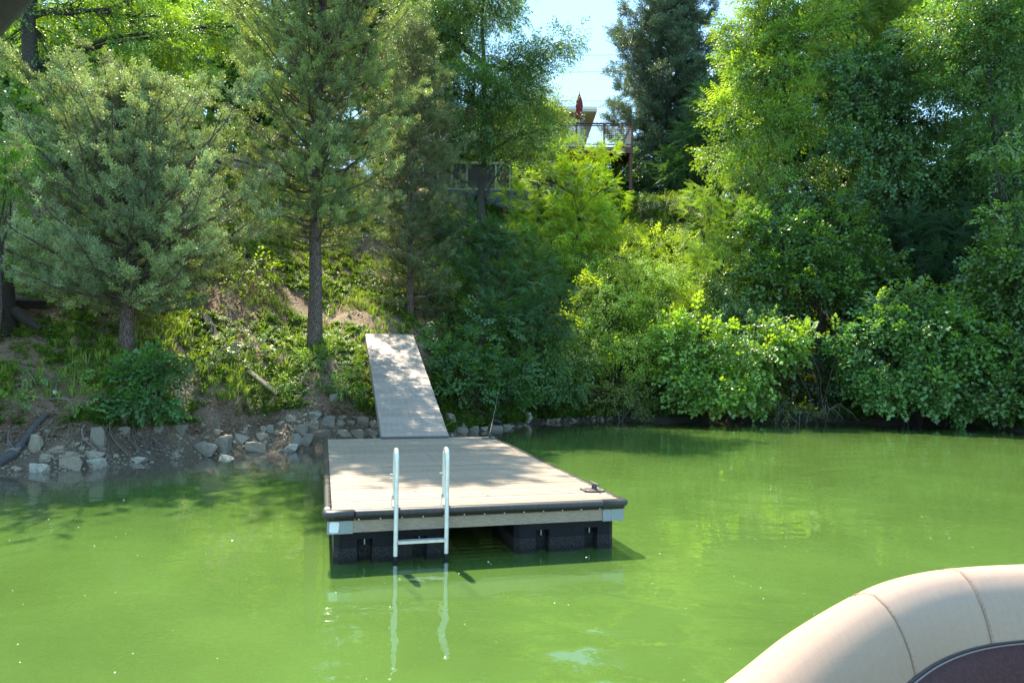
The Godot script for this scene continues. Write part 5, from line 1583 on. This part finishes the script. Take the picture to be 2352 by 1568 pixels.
	bush("slope_bush", "glowing yellow green bush on the sunny slope behind the tallest cedar", 1005, 27.5, [[1000, 590, 27, 0.9, 0.5, 0.8], [960, 610, 27, 0.6, 0.4, 0.6], [1030, 660, 25.5, 0.6, 0.6, 0.6]], look("small", "soft_leaf", "oak_bark", LIME, side), l)
	bush("slope_bush", "shaded undergrowth of tall weeds left of the oak's foot", 960, 24, [[930, 690, 23, 0.8, 0.5, 0.7], [1000, 720, 22.5, 0.8, 0.5, 0.7], [1050, 700, 24, 0.7, 0.7, 0.7], [880, 650, 24, 0.6, 0.4, 0.6]], look("oak", "soft_leaf", "oak_bark", Color(0.11, 0.21, 0.06), side), l)
	bush("slope_bush", "small bright bush between the cedar trunks on the slope", 565, 21.5, [[555, 640, 21.5, 0.55, 0.3, 0.5], [600, 660, 21, 0.35, 0.2, 0.35]], look("small", "soft_leaf", "oak_bark", LIME, side), l)
	bush("slope_bush", "hedge of bushes high on the slope behind the blue green cedar", 330, 27, [[100, 560, 25, 1.5, 0.8, 1.1], [240, 560, 27, 1.6, 0.8, 1.1], [400, 550, 28, 1.5, 0.7, 1.1], [20, 620, 22.5, 1.0, 0.6, 0.9], [520, 500, 30, 1.5, 0.7, 1.1], [620, 470, 31, 1.3, 0.6, 1.0], [760, 500, 30, 1.5, 0.8, 1.1]], look("small", "soft_leaf", "oak_bark", Color(0.22, 0.33, 0.06), side), l)
	bush("sumac_bush", "big feather leaves of sumac at the frame's edge before the cedar", -20, 13.6, [[10, 330, 13.2, 0.55, 0.25, 0.4], [20, 400, 13.2, 0.5, 0.25, 0.4], [-30, 370, 13.4, 0.6, 0.4, 0.4]], look("walnut", "soft_leaf", "oak_bark", Color(0.17, 0.36, 0.07), {"per": 6.0, "sprigs": 5, "cluster": 0.25, "scale": 0.75, "hang": 0.25}), l)
	bush("terrace_hedge", "clipped low green hedge on the terrace below the large grey cedar", 1515, 36, [[1470, 478, 36, 0.8, 0.4, 0.6], [1530, 475, 36.2, 0.9, 0.42, 0.6], [1590, 480, 36, 0.8, 0.4, 0.6]], look("small", "soft_leaf", "oak_bark", Color(0.14, 0.23, 0.06), {"per": 6.0, "sprigs": 14, "cluster": 0.3}))
	# a seedling with large bright leaves, each to be told apart
	var c := hit(82, 938) + Vector3(0, 0.1, 0.1)
	var s := thing("leafy_seedling", "yellow green seedling with large leaves above the driftwood log", "seedling", c, 0.0, l)
	obj("stem", rod(Vector3(0, -0.15, 0), Vector3(0.05, 0.2, 0), 0.005), M.root_wood, s)
	for k in 11:
		var v := PackedVector3Array()
		var cc := PackedColorArray()
		var p := Vector3(rf(-0.2, 0.2), rf(0.02, 0.2), rf(-0.05, 0.1))
		leaf(v, cc, p, Vector3(rf(-1, 1), rf(-0.2, 0.6), rf(0.0, 0.8)), Vector3(rf(-0.3, 0.3), 1, 0.9), rf(0.08, 0.12), rf(0.06, 0.08), Color(0.26, 0.42, 0.05) * rf(0.9, 1.15))
		obj("leaf", raw(v, cc), M.soft_leaf, s)

func spread(called: String, label: String, category: String, mesh: Mesh, m: Material, n: int, x0: float, x1: float, s0: float, s1: float, size: Vector2, tint: Color, tint2: Color, mask: float, shift: float, upright := true) -> void:
	var where := []
	var cols := PackedColorArray()
	var tries := 0
	while where.size() < n and tries < n * 12:
		tries += 1
		var x := rf(x0, x1)
		var z := shore(x) - lerpf(s0, s1, pow(rng.randf(), 1.5)) * 1.15
		var q := patch_noise.get_noise_2d(x * 4.0 + shift, z * 4.0) + 0.5 * patch_noise.get_noise_2d(x * 13.0 + shift, z * 13.0)
		if q < mask + rf(-0.12, 0.12): continue
		if Vector2(x + 3.6, (z + 18.6) * 0.8).length() < rf(0.2, 0.9) and upright: continue
		var k := rf(size.x, size.y)
		var b := Basis(Vector3(rf(-1, 1), 0, rf(-1, 1)).normalized(), rf(0, 0.3)) * Basis(Vector3.UP, rf(0, TAU))
		where.append(Transform3D(b.scaled(Vector3.ONE * k), Vector3(x, land(x, z) - 0.01, z)))
		cols.append(tint.lerp(tint2, rng.randf()) * rf(0.8, 1.2))
	tag(copies(called, mesh, m, where, cols), label, category)

func covering() -> void:
	rng.seed = 24
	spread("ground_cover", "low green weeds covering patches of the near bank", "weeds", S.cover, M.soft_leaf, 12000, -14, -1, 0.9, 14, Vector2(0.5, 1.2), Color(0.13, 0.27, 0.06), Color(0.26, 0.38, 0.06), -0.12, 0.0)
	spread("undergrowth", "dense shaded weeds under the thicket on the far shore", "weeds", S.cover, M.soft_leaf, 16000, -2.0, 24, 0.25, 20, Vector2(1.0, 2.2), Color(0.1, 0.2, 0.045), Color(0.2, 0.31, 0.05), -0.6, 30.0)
	spread("grass", "tufts of grass on the sunny parts of the bank", "grass", S.tuft, M.grass_blade, 4500, -14, 0, 1.3, 16, Vector2(0.6, 1.5), Color(0.2, 0.3, 0.06), Color(0.3, 0.38, 0.08), 0.05, 80.0)
	spread("grass", "rough grass on the terrace and clearing before the house", "grass", S.tuft, M.grass_blade, 5000, 0, 12, 5, 17, Vector2(0.9, 2.0), Color(0.22, 0.34, 0.05), Color(0.3, 0.42, 0.06), -0.4, 20.0)
	spread("leaf_litter", "dry brown leaves littering the bare dirt", "leaf litter", S.litter, M.dry_leaf, 15000, -14, 0, 0.7, 11, Vector2(0.5, 1.1), Color(0.34, 0.24, 0.15), Color(0.24, 0.14, 0.08), -0.1, 140.0, false)
	spread("tall_weeds", "single stemmed leafy weeds scattered over the near bank", "weeds", S.weed, M.soft_leaf, 900, -13, -1, 0.8, 12, Vector2(0.5, 1.4), Color(0.14, 0.26, 0.05), Color(0.22, 0.34, 0.06), 0.05, 200.0)
	# goldenrod and feathery stems
	for e in [["feathery_weed", "tall feathery weeds before the leaning plank", [[560, 945], [585, 950], [600, 955], [620, 950], [575, 960], [640, 945], [548, 962], [610, 965], [595, 935], [630, 962]], Color(0.24, 0.33, 0.07)], ["feathery_weed", "upright green feathery weeds below the leafy bush", [[340, 935], [352, 945], [365, 950], [380, 948], [330, 950], [372, 960], [395, 945], [345, 960]], Color(0.13, 0.28, 0.06)]]:
		var p0 := hit(e[2][0][0], e[2][0][1])
		var o := thing(e[0], e[1], "weeds", p0, 0.0, "feathery weeds on the near bank")
		var where := []
		var cols := PackedColorArray()
		for q in e[2]:
			for k in 5:
				var p := hit(q[0] + rf(-8, 8), q[1] + rf(-5, 5))
				where.append(Transform3D(Basis(Vector3(rf(-1, 1), 0, rf(-1, 1)).normalized(), rf(0, 0.25)).scaled(Vector3.ONE * rf(0.45, 0.95)), p - p0))
				cols.append(e[3] * rf(0.8, 1.2))
		copies("stem", S.goldenrod, M.soft_leaf, where, cols, o)

# ---------------------------------------------------------------- the scene
func _ready() -> void:
	var cam := Camera3D.new()
	cam.name = "camera"
	view = Basis(Vector3(1, 0, 0), atan(36.0 / F)) * Basis(Vector3(0, 0, 1), deg_to_rad(0.75))
	cam.transform = Transform3D(view, EYE)
	cam.fov = rad_to_deg(2.0 * atan(784.0 / F))
	cam.near = 0.05
	cam.far = 900.0
	add_child(cam)
	var env := Environment.new()
	env.background_mode = Environment.BG_SKY
	var sky := ProceduralSkyMaterial.new()
	sky.sky_top_color = lin(0.22, 0.43, 0.7)
	sky.sky_horizon_color = lin(0.42, 0.66, 0.82)
	sky.sky_curve = 0.18
	sky.ground_bottom_color = lin(0.12, 0.2, 0.08)
	sky.ground_horizon_color = lin(0.4, 0.52, 0.5)
	sky.sun_angle_max = 75.0
	sky.sun_curve = 0.13
	sky.energy_multiplier = 0.85
	env.sky = Sky.new()
	env.sky.sky_material = sky
	env.tonemap_mode = Environment.TONE_MAPPER_LINEAR
	env.tonemap_exposure = 3.7
	env.sdfgi_enabled = true
	env.ssao_enabled = true
	env.ssil_enabled = true
	var we := WorldEnvironment.new()
	we.name = "surroundings"
	we.environment = env
	add_child(we)
	var sun := DirectionalLight3D.new()
	sun.name = "sun"
	var el := deg_to_rad(57.0)
	var az := deg_to_rad(26.0)
	var to_sun := Vector3(-sin(az) * cos(el), sin(el), -cos(az) * cos(el))
	sun.basis = Basis.looking_at(-to_sun, Vector3.UP)
	sun.light_color = Color(1.0, 0.95, 0.86)
	sun.light_energy = 1.4
	sun.light_angular_distance = 0.53
	sun.shadow_enabled = true
	add_child(sun)
	ground_noise.seed = 4
	ground_noise.frequency = 0.06
	ground_noise.fractal_octaves = 3
	patch_noise.seed = 9
	patch_noise.frequency = 0.1
	patch_noise.fractal_octaves = 3
	materials()
	sprigs()
	setting()
	house()
	cedars()
	trees()
	bushes()
	dock()
	ladder()
	cleat("iron mooring cleat at the dock's near right corner", 2.9, -0.55)
	cleat("iron mooring cleat at the dock's far corner holding the rope", 2.9, -5.78)
	gangway()
	boat()
	rocks()
	debris()
	covering()
